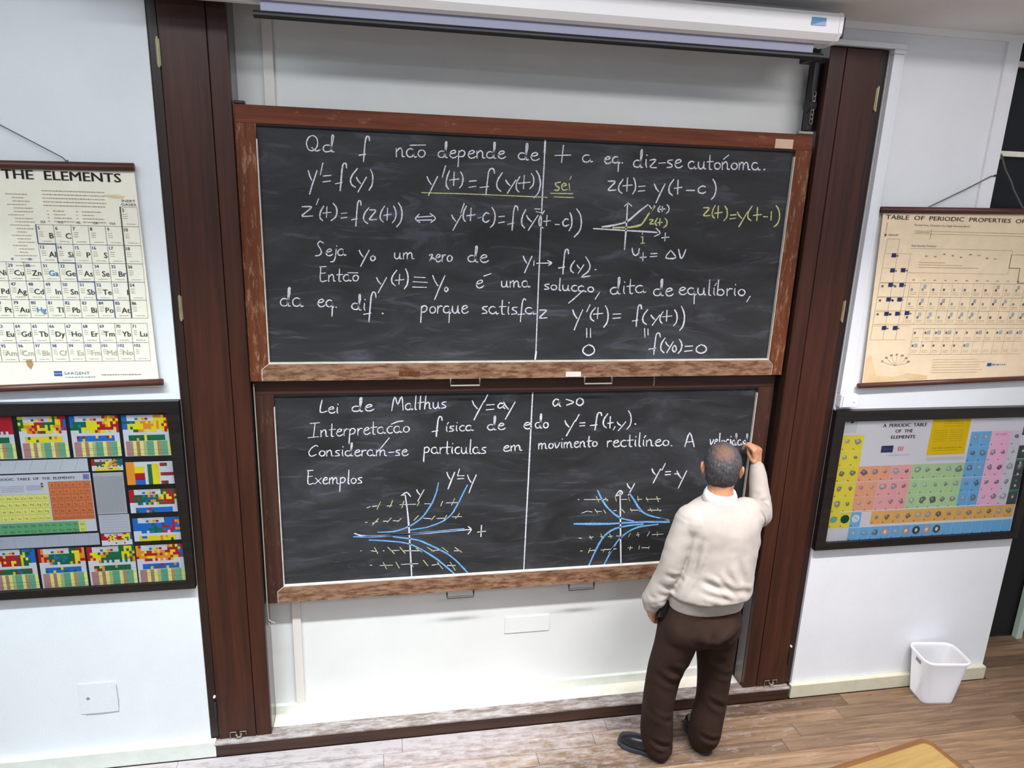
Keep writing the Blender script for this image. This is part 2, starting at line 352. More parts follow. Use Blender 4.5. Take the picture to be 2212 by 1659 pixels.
# handwriting strokes in board coordinates: width (0.1 mm), then x,z pairs (mm)
CHALK = {
 'u1#1:w': "49 -273,2990 -284,2984 -290,2976 -294,2966 -295,2956 -292,2942 -287,2935 -281,2931 -273,2930 -265,2933 -258,2939 -253,2947 -249,2962 -251,2977 -255,2984 -262,2989 -269,2991|50 -274,2943 -263,2933 -257,2930 -251,2931 -240,2935|50 -201,2955 -210,2956 -220,2954 -227,2947 -228,2939 -225,2932 -217,2928 -204,2930 -198,2933 -186,2976 -184,2991 -185,2995 -187,2997 -189,2996 -191,2992 -195,2949 -193,2931 -190,2929 -183,2930",
 'u1#2:w': "58 -36,2980 -38,2995 -40,2997 -44,2998 -47,2998 -51,2989 -55,2973 -61,2916 -63,2895|58 -81,2920 -54,2926",
 'u1#3:w': "52 75,2955 75,2920|52 76,2942 85,2953 90,2957 94,2956 97,2953 100,2948 100,2924 103,2922 110,2923|52 146,2953 137,2957 127,2954 120,2947 118,2936 122,2927 127,2923 134,2922 141,2924 148,2931 149,2942 150,2929 153,2922 156,2922 161,2925|52 186,2953 177,2952 170,2945 167,2936 171,2928 179,2923 188,2925 195,2931 198,2941 194,2949 186,2953|55 133,2970 199,2974",
 'u1#4:w': "53 277,2951 269,2953 261,2950 255,2944 253,2936 257,2929 264,2926 276,2927 280,2931 290,2972 291,2990 289,2992 287,2991 285,2987 284,2936 285,2929 288,2926 294,2927|53 303,2942 320,2945 328,2949 330,2952 329,2954 326,2957 322,2958 314,2955 310,2953 304,2943 304,2938 305,2934 309,2930 313,2927 317,2926 327,2928 337,2935|53 343,2957 341,2900 340,2890|53 343,2949 351,2956 355,2959 361,2958 366,2955 370,2951 369,2946 367,2940 363,2935 357,2933 344,2932|53 384,2944 401,2947 409,2952 411,2954 410,2957 407,2959 403,2961 394,2958 390,2955 385,2946 384,2941 386,2936 389,2932 393,2929 398,2928 408,2930 418,2937|54 422,2959 423,2929|54 423,2948 432,2958 436,2961 440,2960 444,2958 447,2953 448,2933 451,2931 458,2932|54 489,2957 480,2959 472,2956 466,2950 465,2942 468,2935 476,2932 488,2933 492,2937 502,2978 502,2997 500,2999 498,2998 496,2994 496,2942 497,2935 500,2932 507,2933|54 516,2948 533,2951 541,2956 543,2958 542,2961 539,2963 535,2964 526,2962 522,2959 517,2949 516,2945 518,2940 521,2936 526,2933 530,2932 540,2934 550,2941",
 'u1#5:w': "55 633,2958 623,2960 614,2958 607,2951 606,2943 610,2936 618,2932 632,2933 637,2936 647,2980 647,2995 646,2999 644,3001 642,3000 640,2996 639,2953 642,2934 645,2931 653,2932|55 663,2947 682,2950 691,2954 693,2957 692,2960 688,2962 684,2964 674,2961 670,2958 664,2949 663,2944 665,2939 669,2934 674,2931 679,2930 691,2932 701,2939|60 808,3000 803,2926|59 771,2955 843,2960",
 'u1#6:w': "57 929,2962 919,2964 908,2961 900,2954 899,2944 904,2936 914,2932 925,2934 933,2942 933,2952 935,2940 939,2934 947,2937",
 'u1#7:w': "57 1002,2944 1022,2950 1028,2955 1026,2957 1019,2961 1011,2958 1005,2951 1002,2941 1004,2937 1012,2930 1021,2931 1029,2934 1034,2939|58 1063,2960 1055,2962 1046,2959 1040,2953 1039,2944 1043,2937 1051,2934 1060,2936 1065,2940 1067,2942 1068,2955 1069,2898|58 1069,2931 1076,2938|58 1084,2936 1088,2936",
 'u1#8:w': "58 1165,2949 1156,2951 1147,2948 1141,2941 1140,2932 1144,2924 1153,2920 1165,2921 1170,2925 1178,2974 1176,2995 1174,2997 1172,2996 1170,2991 1173,2931 1175,2923 1178,2920 1185,2921|58 1198,2956 1199,2931 1204,2921|58 1199,2976 1201,2973|59 1216,2953 1239,2958 1246,2956 1239,2947 1226,2933 1219,2924 1227,2921 1251,2922|59 1260,2942 1292,2945|59 1326,2959 1307,2956 1304,2954 1302,2950 1303,2947 1322,2939 1325,2935 1326,2931 1324,2928 1302,2924|59 1338,2943 1356,2947 1365,2952 1367,2955 1366,2958 1362,2961 1358,2962 1348,2959 1344,2956 1339,2945 1339,2939 1341,2934 1345,2929 1350,2926 1355,2925 1366,2927 1376,2935",
 'u1#9:w': "60 1431,2953 1421,2957 1412,2954 1405,2947 1404,2937 1409,2928 1418,2924 1428,2925 1435,2932 1435,2935 1438,2926 1441,2924 1448,2927|60 1453,2956 1453,2941 1455,2934 1458,2929 1462,2926 1467,2925 1471,2926 1476,2930 1479,2935 1480,2957|60 1481,2945 1483,2928 1486,2926 1492,2926|60 1506,2987 1509,2934 1511,2927 1514,2924 1521,2925|60 1495,2957 1526,2960|61 1550,2956 1541,2954 1534,2948 1533,2939 1538,2931 1546,2927 1555,2928 1562,2935 1563,2944 1558,2952 1550,2956|61 1570,2959 1574,2926|61 1573,2947 1581,2958 1585,2961 1589,2961 1593,2957 1596,2953 1599,2930 1603,2928 1610,2929|61 1634,2958 1625,2956 1619,2950 1617,2941 1622,2933 1631,2929 1640,2930 1646,2937 1647,2946 1643,2954 1634,2958|61 1655,2961 1659,2928|61 1658,2949 1664,2959 1668,2962 1671,2962 1674,2959 1677,2955 1678,2929|62 1678,2950 1685,2960 1689,2963 1693,2962 1696,2960 1699,2955 1704,2933 1707,2931 1714,2931|62 1747,2960 1737,2964 1727,2962 1721,2954 1720,2944 1726,2935 1735,2931 1745,2932 1752,2939 1752,2943 1756,2934 1758,2931 1766,2934|65 1575,2972 1598,2992|83 1783,2934 1788,2935",
 'u2#10:w': "57 -292,2850 -287,2829 -279,2810|57 -256,2851 -279,2789 -290,2754|57 -231,2883 -243,2835|57 -231,2830 -199,2834|57 -233,2806 -202,2811|58 -134,2866 -135,2882 -138,2885 -141,2886 -145,2885 -150,2876 -153,2859 -159,2807 -163,2772|57 -182,2800 -154,2807|58 -89,2866 -109,2842 -117,2826 -119,2819 -119,2812 -117,2805 -115,2799 -110,2795 -98,2788|58 -94,2830 -88,2817 -77,2805|58 -52,2832 -84,2778 -89,2769|58 -35,2865 -27,2848 -25,2832 -26,2814 -30,2797 -42,2779",
 'u2#11:w': "60 206,2844 213,2827 225,2812|60 252,2846 226,2794 213,2765|60 286,2892 272,2843|60 304,2873 294,2849 289,2825 290,2811 292,2805 301,2794|61 324,2868 322,2811|61 304,2833 345,2839|61 352,2869 360,2856 363,2843 362,2828 359,2815 348,2801|61 391,2831 422,2835|61 390,2805 421,2811|62 502,2869 500,2880 498,2885 494,2888 489,2889 485,2888 481,2885 475,2872 469,2813 466,2779|62 438,2806 477,2812|62 537,2873 521,2849 514,2832 513,2824 515,2810 518,2805 523,2800 533,2793|62 553,2842 561,2830 573,2819|63 599,2844 567,2794 562,2785|63 616,2859 605,2839 601,2825 601,2813 604,2802 614,2793|63 636,2865 634,2808|63 611,2830 663,2837|63 667,2875 677,2862 680,2850 680,2836 676,2823 663,2809|63 689,2887 699,2874 704,2865 710,2842 711,2830 708,2806 704,2795 698,2785 684,2770",
 'u2#12:w': "66 1025,2854 1051,2856 1059,2854 1056,2848 1028,2818 1028,2815 1038,2814 1066,2817|66 1096,2865 1082,2846 1077,2833 1077,2822 1081,2812 1095,2803|66 1116,2872 1117,2813|66 1097,2836 1141,2842|66 1145,2873 1153,2859 1158,2838 1157,2823 1155,2816 1146,2802|67 1172,2836 1203,2839|67 1172,2815 1203,2819|67 1247,2850 1257,2832 1272,2816|67 1299,2852 1275,2797 1263,2767|68 1340,2874 1325,2852 1320,2837 1320,2824 1325,2812 1340,2802|68 1361,2872 1364,2819 1365,2809|68 1347,2834 1383,2840|68 1407,2827 1447,2828|69 1498,2846 1488,2849 1482,2849 1469,2841 1465,2835 1465,2830 1466,2825 1469,2820 1474,2818 1488,2816 1503,2823|69 1532,2881 1541,2871 1546,2863 1552,2846 1553,2827 1549,2809 1545,2801 1534,2790",
 'u2y#12:y': "46 182,2776 243,2776 333,2777 429,2777 539,2776 657,2775 741,2774|41 739,2775 745,2772|60 803,2842 786,2839 779,2836 779,2832 786,2824 798,2819 798,2815 796,2810 793,2806 787,2806 776,2807|60 810,2823 826,2828 832,2831 830,2834 824,2837 819,2838 815,2835 810,2830 809,2824 810,2819 813,2812 817,2808 824,2808 836,2812|61 843,2838 847,2808|60 851,2869 846,2856|60 759,2792 862,2794|60 776,2777 867,2777",
 'u3#13:w': "57 -323,2701 -293,2703 -283,2701 -288,2695 -325,2665 -325,2661 -312,2661 -280,2664|57 -254,2736 -264,2711|58 -234,2706 -245,2688 -250,2675 -251,2663 -249,2654 -240,2645|58 -220,2704 -224,2659|58 -238,2677 -204,2681|58 -194,2719 -186,2710 -182,2705 -179,2690 -180,2675 -183,2668 -186,2661 -193,2655 -205,2646|58 -161,2678 -137,2681|58 -163,2658 -138,2662|59 -77,2714 -78,2730 -80,2733 -83,2734 -86,2733 -91,2724 -93,2708 -98,2659 -101,2626|59 -118,2652 -94,2658|59 -43,2706 -60,2686 -66,2672 -68,2659 -64,2648 -50,2638|59 -41,2696 -21,2697 -15,2695 -17,2689 -42,2659 -42,2655 -34,2654 -12,2657|59 23,2714 10,2693 5,2679 3,2667 6,2656 17,2646|59 36,2706 33,2655|59 20,2675 51,2680|60 62,2715 69,2701 72,2687 71,2673 67,2659 56,2644|60 82,2730 90,2718 94,2710 98,2690 97,2669 94,2658 91,2648 85,2640 74,2627|57 172,2684 159,2671 156,2664 160,2658 175,2649|57 165,2671 228,2677|57 165,2658 228,2661|57 220,2689 238,2676 244,2669 240,2662 223,2650",
 'u3#14:w': "61 315,2685 322,2671 334,2658|62 359,2687 327,2629 322,2619|62 370,2736 356,2695|62 380,2725 370,2705 366,2685 367,2673 371,2664 377,2658|62 401,2717 399,2662|62 383,2683 419,2689|63 481,2695 473,2699 469,2699 464,2695 459,2688 455,2682 455,2675 455,2669 457,2664 461,2660 466,2658 471,2658 476,2660 483,2666|62 494,2723 502,2712 506,2705 510,2688 509,2670 505,2653 500,2645 489,2635|63 526,2683 552,2686|63 526,2656 552,2661|63 613,2713 610,2729 607,2731 604,2732 600,2732 596,2723 593,2706 590,2647 589,2625|63 569,2651 596,2657|64 649,2718 636,2693 632,2676 631,2661 635,2648 647,2636|64 653,2692 662,2678 677,2665|64 706,2694 670,2637 664,2627",
 'u3#14:b': "59 431,2675 448,2678",
 'u3#15:w': "64 735,2715 718,2691 712,2676 711,2668 713,2655 716,2649 732,2638|64 748,2695 747,2650|64 733,2668 765,2672|65 788,2656 807,2656|65 848,2679 841,2682 836,2682 827,2674 824,2669 823,2664 824,2658 826,2654 830,2651 839,2650 851,2656|65 854,2710 862,2694 866,2670 865,2653 863,2645 854,2629|65 884,2728 896,2714 903,2704 907,2692 909,2679 911,2666 910,2653 908,2640 903,2628 896,2618 880,2602|45 689,2722 714,2722|41 696,2710 721,2706",
 'ug#16:w': "78 1125,2759 1127,2691 1127,2613 1127,2550",
 'ug#17:w': "63 1111,2746 1127,2762 1146,2748",
 'ug#18:w': "78 970,2642 1072,2639 1132,2637 1242,2634 1280,2632",
 'ug#19:w': "64 1274,2651 1291,2637 1296,2629 1289,2623 1269,2614",
 'ug#20:w': "88 1011,2651 1044,2655 1086,2664 1109,2670 1128,2678 1143,2688 1186,2727 1223,2756",
 'ug#22:w': "67 1230,2754 1242,2740",
 'ug#23:w': "68 1256,2754 1237,2721",
 'ug#24:w': "68 1284,2752 1275,2738 1276,2731 1284,2725",
 'ug#25:w': "68 1296,2751 1296,2728",
 'ug#26:w': "68 1284,2737 1310,2740",
 'ug#27:w': "68 1318,2759 1326,2752 1330,2740 1327,2728 1317,2720",
 'ug#28:w': "69 1322,2631 1322,2594",
 'ug#29:w': "69 1306,2608 1342,2612",
 'ug#31:w': "68 1164,2557 1167,2541 1170,2534 1174,2528 1179,2525 1183,2524 1188,2525 1193,2529 1197,2534 1199,2556",
 'ug#32:w': "69 1220,2537 1221,2499",
 'ug#33:w': "69 1206,2514 1237,2517",
 'ug#34:w': "69 1258,2533 1289,2535",
 'ug#35:w': "69 1257,2519 1289,2522",
 'ug#36:w': "69 1356,2552 1337,2526 1335,2515 1349,2512 1371,2512 1385,2517 1380,2527 1356,2552",
 'ug#37:w': "70 1395,2556 1407,2521 1410,2516 1413,2514 1416,2515 1422,2525 1432,2556",
 'ug#38:w': "40 1207,2634 1209,2621",
 'ugy#38:y': "88 1063,2648 1144,2652 1177,2658 1197,2664 1202,2668 1214,2685 1230,2713 1259,2751",
 'ugy#39:y': "68 1238,2689 1252,2690 1256,2689 1255,2686 1240,2672 1240,2670 1260,2671|68 1276,2697 1267,2680 1268,2671 1276,2664|68 1289,2695 1290,2664|68 1278,2676 1302,2679|68 1312,2698 1322,2690 1325,2682 1325,2673 1322,2664 1310,2655|64 1203,2609 1211,2612 1214,2582|64 1205,2580 1223,2582",
 'ugy#40:y': "69 1500,2751 1522,2752 1529,2750 1527,2744 1504,2718 1504,2715 1513,2714 1536,2717|70 1558,2764 1549,2746 1546,2728 1548,2718 1554,2710 1561,2705|70 1574,2761 1577,2706|70 1559,2727 1596,2733|70 1607,2762 1618,2749 1622,2736 1624,2721 1621,2708 1609,2694|71 1640,2721 1669,2724|71 1640,2704 1669,2708|71 1674,2736 1684,2721 1699,2708|71 1725,2738 1695,2678 1690,2668|71 1746,2766 1733,2745 1729,2731 1729,2718 1734,2708 1749,2698|71 1774,2761 1779,2699|72 1758,2723 1799,2729|72 1811,2719 1832,2719|72 1849,2744 1852,2704|72 1869,2773 1880,2761 1886,2753 1893,2734 1895,2713 1894,2703 1891,2693 1886,2685 1873,2673",
 'u4#41:w': "51 -239,2550 -249,2556 -254,2558 -259,2555 -263,2549 -264,2543 -262,2538 -254,2526 -250,2515 -250,2509 -252,2505 -260,2497 -276,2495|52 -231,2510 -212,2515 -207,2520 -208,2522 -213,2526 -221,2523 -227,2516 -230,2507 -229,2503 -223,2497 -215,2497 -207,2500 -202,2504|52 -187,2526 -190,2497 -195,2480 -199,2474 -204,2471 -213,2470|52 -185,2541 -183,2538|52 -157,2524 -165,2527 -173,2524 -179,2518 -181,2510 -178,2502 -171,2499 -162,2500 -155,2508 -154,2522 -155,2509 -153,2501 -151,2499 -145,2502",
 'u4#42:w': "59 -89,2523 -83,2508 -72,2494|60 -46,2524 -71,2478 -84,2453|60 -30,2501 -39,2494 -40,2487 -40,2483 -34,2479 -31,2478 -24,2482 -21,2485 -21,2492 -22,2495 -30,2501",
 'u4#43:w': "53 65,2515 64,2502 64,2496 67,2492 70,2489 74,2488 78,2489 82,2492 85,2496 88,2515|54 88,2505 88,2490 91,2489 96,2489|54 103,2516 103,2488|54 104,2505 114,2517 116,2516 119,2514 120,2510 119,2488|54 121,2506 128,2514 132,2517 135,2517 140,2510 141,2491 144,2490 150,2490",
 'u4#44:w': "54 217,2506 225,2511 231,2511 231,2507 218,2478 234,2496 237,2495 240,2488|55 245,2495 258,2498 264,2502 266,2505 263,2510 260,2512 253,2509 248,2502 245,2491 249,2482 252,2479 255,2478 263,2480 270,2487|55 275,2510 275,2479|55 276,2498 284,2510 292,2509|55 311,2508 304,2506 299,2500 297,2492 300,2484 306,2481 313,2482 318,2488 320,2496 317,2504 311,2508",
 'u4#45:w': "56 417,2508 408,2510 399,2507 392,2501 391,2493 395,2485 403,2481 416,2482 421,2485 432,2530 432,2545 432,2550 430,2552 427,2551 425,2547 424,2502 426,2483 430,2480 437,2481|56 447,2496 465,2500 475,2504 477,2506 476,2509 472,2512 468,2514 458,2511 454,2508 448,2498 448,2493 449,2488 453,2483 458,2480 463,2479 474,2481 485,2488",
 'u4#46:w': "65 645,2511 652,2494 663,2479|65 686,2511 665,2462 654,2435|61 697,2490 696,2469|61 709,2479 780,2482|62 760,2493 775,2486 780,2482 777,2478 766,2471",
 'u4#47:w': "66 858,2525 855,2542 852,2544 849,2546 845,2545 841,2535 839,2518 836,2454 836,2431|66 814,2459 843,2465|66 889,2494 877,2477 872,2465 872,2455 875,2446 887,2438|67 902,2475 907,2466 916,2459|67 934,2476 909,2435|63 941,2513 958,2489 964,2476 965,2465 962,2455 957,2445 945,2435 932,2426 926,2420 936,2419 968,2425|79 990,2455 995,2454",
 'u5#48:w': "52 -232,2450 -259,2447|52 -254,2448 -259,2405 -258,2387 -250,2383 -231,2389|52 -257,2419 -236,2422|52 -222,2413 -223,2384|52 -221,2403 -214,2412 -210,2415 -207,2415 -204,2412 -202,2408 -202,2388 -200,2386 -194,2387|52 -175,2440 -179,2394 -178,2387 -176,2385 -170,2386|52 -188,2414 -162,2416|53 -137,2413 -144,2416 -152,2414 -158,2407 -160,2399 -157,2391 -150,2387 -142,2388 -134,2396 -134,2412 -135,2397 -133,2389 -131,2387 -125,2390|53 -104,2414 -111,2412 -117,2407 -119,2399 -117,2392 -110,2388 -102,2389 -97,2395 -95,2403 -97,2410 -104,2414|56 -140,2424 -97,2424",
 'u5#49:w': "61 -16,2404 -9,2389 2,2376|61 28,2405 -5,2346 -10,2336|61 73,2438 57,2417 51,2403 50,2391 53,2380 66,2369|61 86,2421 82,2376|61 66,2393 105,2397|61 112,2445 120,2427 123,2409 122,2391 118,2373 106,2355|58 150,2409 199,2407|58 145,2388 209,2385|58 143,2364 205,2363",
 'u5#50:w': "62 233,2417 242,2393 256,2371|63 288,2417 266,2368 242,2308|63 294,2366 288,2359 287,2353 289,2347 294,2345 300,2348 302,2354 301,2361 294,2366",
 'u5#51:w': "56 431,2379 449,2384 458,2389 460,2392 459,2395 456,2398 452,2399 442,2395 438,2392 433,2381 432,2376 434,2371 437,2366 442,2363 447,2363 457,2366 467,2374|60 465,2417 498,2429",
 'u5#52:w': "57 548,2395 549,2376 551,2372 555,2369 559,2368 563,2369 567,2372 570,2377 573,2396|57 572,2385 574,2371 576,2369 581,2369|57 588,2396 589,2368|57 589,2386 599,2397 602,2397 604,2394 606,2390 606,2368|57 607,2386 614,2394 618,2397 621,2397 626,2390 628,2371 631,2369 638,2370|58 668,2394 660,2398 651,2396 645,2389 644,2381 648,2373 656,2369 665,2371 672,2378 672,2393 672,2379 674,2371 676,2369 683,2372",
 'u5#53:w': "58 773,2384 757,2383 753,2379 753,2376 769,2369 772,2363 771,2361 751,2360|59 799,2380 790,2380 784,2375 782,2368 786,2362 794,2358 802,2358 808,2363 810,2370 806,2377 799,2380|59 824,2413 823,2365 823,2358 826,2356 831,2355|59 839,2381 839,2369 840,2363 843,2359 847,2356 851,2355 855,2356 859,2358 863,2362 865,2380|59 865,2370 866,2356 874,2355|59 906,2378 895,2380 885,2375 881,2365 885,2358 894,2353 903,2353 909,2355|59 940,2374 931,2378 922,2376 915,2371 914,2363 918,2356 927,2352 936,2352 944,2359 943,2373 943,2360 946,2352 948,2350 955,2352|60 978,2373 969,2372 962,2367 961,2360 965,2354 973,2350 981,2350 988,2355 989,2362 985,2369 978,2373|63 937,2356 893,2314 871,2296|64 1019,2348 1000,2316",
 'u5#54:w': "60 1101,2371 1090,2372 1080,2369 1073,2361 1072,2352 1077,2344 1086,2340 1100,2342 1106,2346 1115,2396 1115,2413 1114,2418 1111,2420 1109,2419 1107,2414 1108,2365 1112,2344 1115,2341 1123,2343|61 1138,2379 1138,2353 1143,2343|61 1138,2400 1141,2396|61 1168,2411 1168,2366 1171,2346 1175,2343 1184,2345|61 1153,2378 1191,2382|61 1230,2380 1218,2383 1206,2380 1198,2372 1197,2361 1203,2352 1214,2348 1226,2350 1235,2358 1234,2369 1236,2356 1241,2349 1250,2353",
 'u5#55:w': "62 1317,2365 1306,2367 1296,2364 1290,2357 1289,2347 1294,2339 1303,2335 1317,2336 1322,2340 1330,2390 1329,2412 1327,2414 1324,2413 1322,2408 1326,2346 1328,2338 1332,2335 1340,2336|62 1349,2353 1369,2357 1379,2362 1381,2364 1380,2367 1375,2371 1371,2372 1360,2369 1356,2366 1350,2355 1350,2349 1353,2344 1357,2338 1362,2335 1368,2334 1380,2336 1390,2344",
 'u5#56:w': "63 1417,2359 1436,2362 1446,2367 1448,2369 1447,2372 1443,2375 1438,2377 1428,2374 1424,2371 1418,2361 1418,2355 1421,2350 1425,2345 1430,2342 1435,2341 1447,2342 1457,2349|63 1491,2371 1481,2374 1470,2372 1463,2365 1462,2355 1468,2347 1478,2342 1489,2343 1495,2347 1497,2350 1497,2365 1501,2297|63 1499,2337 1508,2344|63 1514,2374 1514,2358 1516,2351 1519,2346 1525,2342 1530,2341 1535,2342 1540,2345 1544,2350 1545,2374|63 1546,2361 1549,2343 1552,2341 1559,2341|63 1570,2414 1572,2351 1574,2343 1577,2339 1584,2339|64 1597,2375 1598,2350 1604,2340|64 1599,2386 1607,2398|64 1616,2414 1617,2348 1617,2341|64 1616,2361 1624,2367 1636,2369 1644,2365 1649,2360 1651,2353 1649,2346 1643,2341 1635,2339 1627,2340 1620,2345 1616,2351|64 1665,2373 1669,2338|64 1668,2360 1679,2373 1692,2371|64 1706,2374 1707,2349 1713,2339|64 1706,2394 1708,2390|65 1747,2369 1736,2368 1728,2361 1727,2352 1732,2344 1742,2339 1753,2340 1761,2347 1762,2356 1757,2364 1747,2369|70 1792,2336 1777,2309",
 'u6#57:w': "52 -405,2306 -414,2308 -423,2306 -430,2298 -432,2289 -429,2280 -421,2275 -409,2276 -403,2280 -390,2332 -388,2350 -388,2355 -390,2357 -392,2356 -395,2351 -399,2299 -399,2277 -396,2274 -389,2275|52 -350,2306 -359,2311 -370,2309 -378,2301 -380,2289 -378,2282 -374,2277 -368,2274 -357,2275 -348,2283 -347,2295 -347,2280 -344,2273 -341,2273 -335,2276",
 'u6#58:w': "52 -273,2289 -257,2292 -249,2296 -247,2298 -248,2301 -251,2304 -254,2306 -262,2304 -266,2301 -272,2291 -273,2286 -271,2281 -268,2276 -265,2273 -261,2272 -251,2273 -242,2280|53 -213,2299 -220,2303 -229,2301 -236,2294 -238,2285 -234,2277 -227,2272 -218,2273 -213,2277 -211,2279 -209,2294 -213,2241 -214,2230|53 -211,2267 -203,2273|53 -196,2271 -192,2270",
 'u6#59:w': "53 -102,2287 -111,2289 -119,2287 -125,2282 -127,2274 -124,2266 -116,2261 -105,2261 -100,2264 -88,2307 -88,2327 -89,2329 -92,2328 -94,2324 -96,2269 -95,2262 -92,2259 -86,2259|54 -71,2289 -73,2266 -69,2257|54 -69,2307 -67,2304",
 'u6#60:w': "61 -20,2315 -21,2329 -23,2335 -25,2338 -29,2340 -33,2339 -36,2334 -41,2319 -47,2263 -53,2205|61 -75,2239 -43,2245|72 7,2244 11,2243",
 'u6#61:w': "55 183,2278 180,2213 179,2202|55 183,2270 190,2278 195,2280 200,2279 205,2276 208,2271 207,2266 205,2259 201,2254 195,2251 184,2250|56 237,2276 228,2274 222,2268 220,2259 223,2250 230,2246 239,2247 245,2254 247,2263 244,2271 237,2276|56 257,2279 256,2245|56 258,2266 267,2279 271,2279 277,2277|56 307,2276 299,2279 290,2277 284,2270 282,2260 286,2251 293,2247 302,2248 307,2252 309,2255 311,2270 309,2214 308,2202|56 310,2242 317,2249|56 324,2279 323,2264 324,2256 327,2251 330,2247 334,2246 339,2247 343,2251 346,2256 349,2279|56 349,2267 350,2249 352,2247 358,2247|56 366,2263 382,2267 390,2272 392,2274 391,2277 388,2281 384,2282 376,2279 372,2276 367,2265 367,2260 368,2254 375,2246 379,2245 388,2247 397,2254",
 'u6#62:w': "57 485,2278 468,2276 465,2274 463,2271 464,2267 480,2258 483,2254 484,2250 482,2247 461,2245|57 522,2274 512,2278 502,2276 495,2269 493,2258 498,2249 507,2244 517,2245 525,2252 525,2255 528,2246 530,2243 538,2246|57 555,2307 553,2263 555,2244 558,2241 566,2242|57 541,2277 573,2278|58 584,2278 583,2252 587,2242|58 585,2298 587,2294|58 625,2275 607,2274 604,2271 602,2268 603,2265 620,2256 623,2252 624,2248 622,2245 600,2242|58 665,2309 659,2315 656,2315 651,2306 648,2289 644,2222 643,2207|58 630,2241 663,2244",
 'u6#63:w': "58 696,2270 686,2274 674,2273 666,2266 665,2258 670,2249 680,2244 692,2245 700,2250 700,2260 702,2249 706,2243 715,2245",
 'u6#64:w': "66 733,2262 757,2263 766,2261 762,2255 734,2228 734,2225 744,2224 771,2226",
 'u6#65:w': "68 893,2265 901,2244 916,2224|68 942,2265 918,2203 906,2168|68 976,2289 962,2255|68 1004,2275 988,2256 982,2242 982,2230 986,2220 1001,2210|68 1017,2275 1017,2223|68 996,2244 1042,2248|69 1052,2285 1060,2273 1064,2264 1069,2244 1070,2223 1066,2202 1052,2181|69 1094,2244 1132,2246|69 1094,2224 1132,2227|70 1235,2270 1231,2286 1228,2289 1225,2290 1222,2289 1217,2281 1216,2264 1214,2206 1215,2185|70 1193,2211 1221,2216|70 1266,2267 1250,2245 1245,2230 1245,2217 1250,2205 1266,2195|71 1285,2241 1293,2230 1306,2220|71 1330,2241 1296,2191|71 1345,2257 1336,2240 1332,2224 1334,2214 1339,2206 1346,2201|71 1365,2264 1367,2211|71 1344,2232 1392,2237|71 1404,2267 1415,2252 1420,2236 1421,2220 1418,2204 1406,2188|71 1437,2284 1446,2270 1451,2260 1458,2237 1459,2212 1456,2189 1451,2179 1440,2165",
 'u7#66:w': "65 967,2175 970,2132",
 'u7#67:w': "65 986,2175 989,2131",
 'u7#69:w': "69 982,2096 966,2087 959,2081 956,2073 955,2064 958,2057 965,2051 975,2045 986,2043 996,2046 1006,2052 1012,2059 1013,2067 1011,2076 1007,2083 1000,2089 982,2096",
 'u7#70:w': "67 1258,2175 1264,2132",
 'u7#71:w': "67 1276,2172 1279,2142",
 'u7#73:w': "72 1343,2132 1339,2148 1335,2151 1331,2152 1327,2152 1321,2143 1319,2126 1317,2066 1317,2045",
 'u7#74:w': "72 1290,2072 1325,2077",
 'u7#75:w': "72 1368,2128 1354,2106 1350,2091 1350,2077 1354,2066 1369,2054",
 'u7#76:w': "72 1373,2108 1380,2096 1392,2086",
 'u7#77:w': "72 1412,2108 1384,2054",
 'u7#78:w': "72 1420,2091 1413,2081 1412,2071 1413,2066 1420,2059 1424,2057 1430,2063 1432,2067 1431,2078 1427,2086 1420,2091",
 'u7#79:w': "72 1443,2121 1454,2107 1459,2093 1459,2079 1456,2065 1444,2050",
 'u7#80:w': "73 1476,2085 1516,2087",
 'u7#81:w': "73 1476,2060 1516,2064",
 'u7#82:w': "73 1561,2094 1546,2086 1540,2081 1537,2074 1537,2067 1539,2061 1546,2056 1556,2051 1566,2050 1575,2052 1584,2057 1590,2063 1591,2069 1589,2077 1585,2083 1578,2088 1561,2094",
 'ul:w': "59 724,3023 724,2914 722,2753 722,2582 722,2391 723,2187 724,2039|101 724,3023 724,2965|99 725,2062 722,2026",
 'l1#83:w': "55 -274,1826 -282,1797 -285,1777 -285,1770 -282,1767 -272,1766 -254,1772|56 -247,1779 -227,1782 -222,1785 -226,1791 -229,1793 -237,1791 -244,1785 -247,1776 -243,1767 -239,1763 -230,1762 -222,1764 -217,1768|56 -206,1790 -208,1769 -205,1760|56 -204,1806 -202,1803",
 'l1#84:w': "56 -110,1793 -124,1794 -135,1788 -139,1780 -137,1773 -129,1768 -112,1769 -106,1772 -94,1815 -93,1830 -93,1834 -95,1835 -98,1834 -101,1830 -103,1788 -101,1770 -98,1768 -90,1769|57 -79,1784 -53,1790 -46,1794 -47,1797 -55,1801 -66,1798 -70,1795 -77,1786 -78,1781 -76,1776 -72,1772 -67,1769 -55,1769 -45,1773 -38,1777",
 'l1#85:w': "57 45,1767 54,1819 60,1837 65,1829 69,1809 74,1798 80,1810 87,1830 93,1838 96,1821 99,1769|58 134,1799 126,1802 118,1800 111,1793 109,1783 113,1775 120,1770 129,1772 137,1780 137,1797 136,1782 139,1773 140,1771 147,1774|58 160,1841 156,1782 156,1774 158,1771 163,1771|58 182,1838 178,1780 178,1771|58 169,1804 198,1808|58 207,1839 202,1781 201,1772|58 203,1792 211,1802 215,1806 218,1806 221,1804 224,1800 224,1776 227,1774 233,1775|58 242,1805 242,1783 245,1779 248,1775 252,1774 256,1776 260,1779 264,1784 266,1806|59 266,1794 267,1777 269,1776 274,1776|59 304,1807 289,1805 284,1799 285,1796 299,1788 302,1781 300,1778 282,1775",
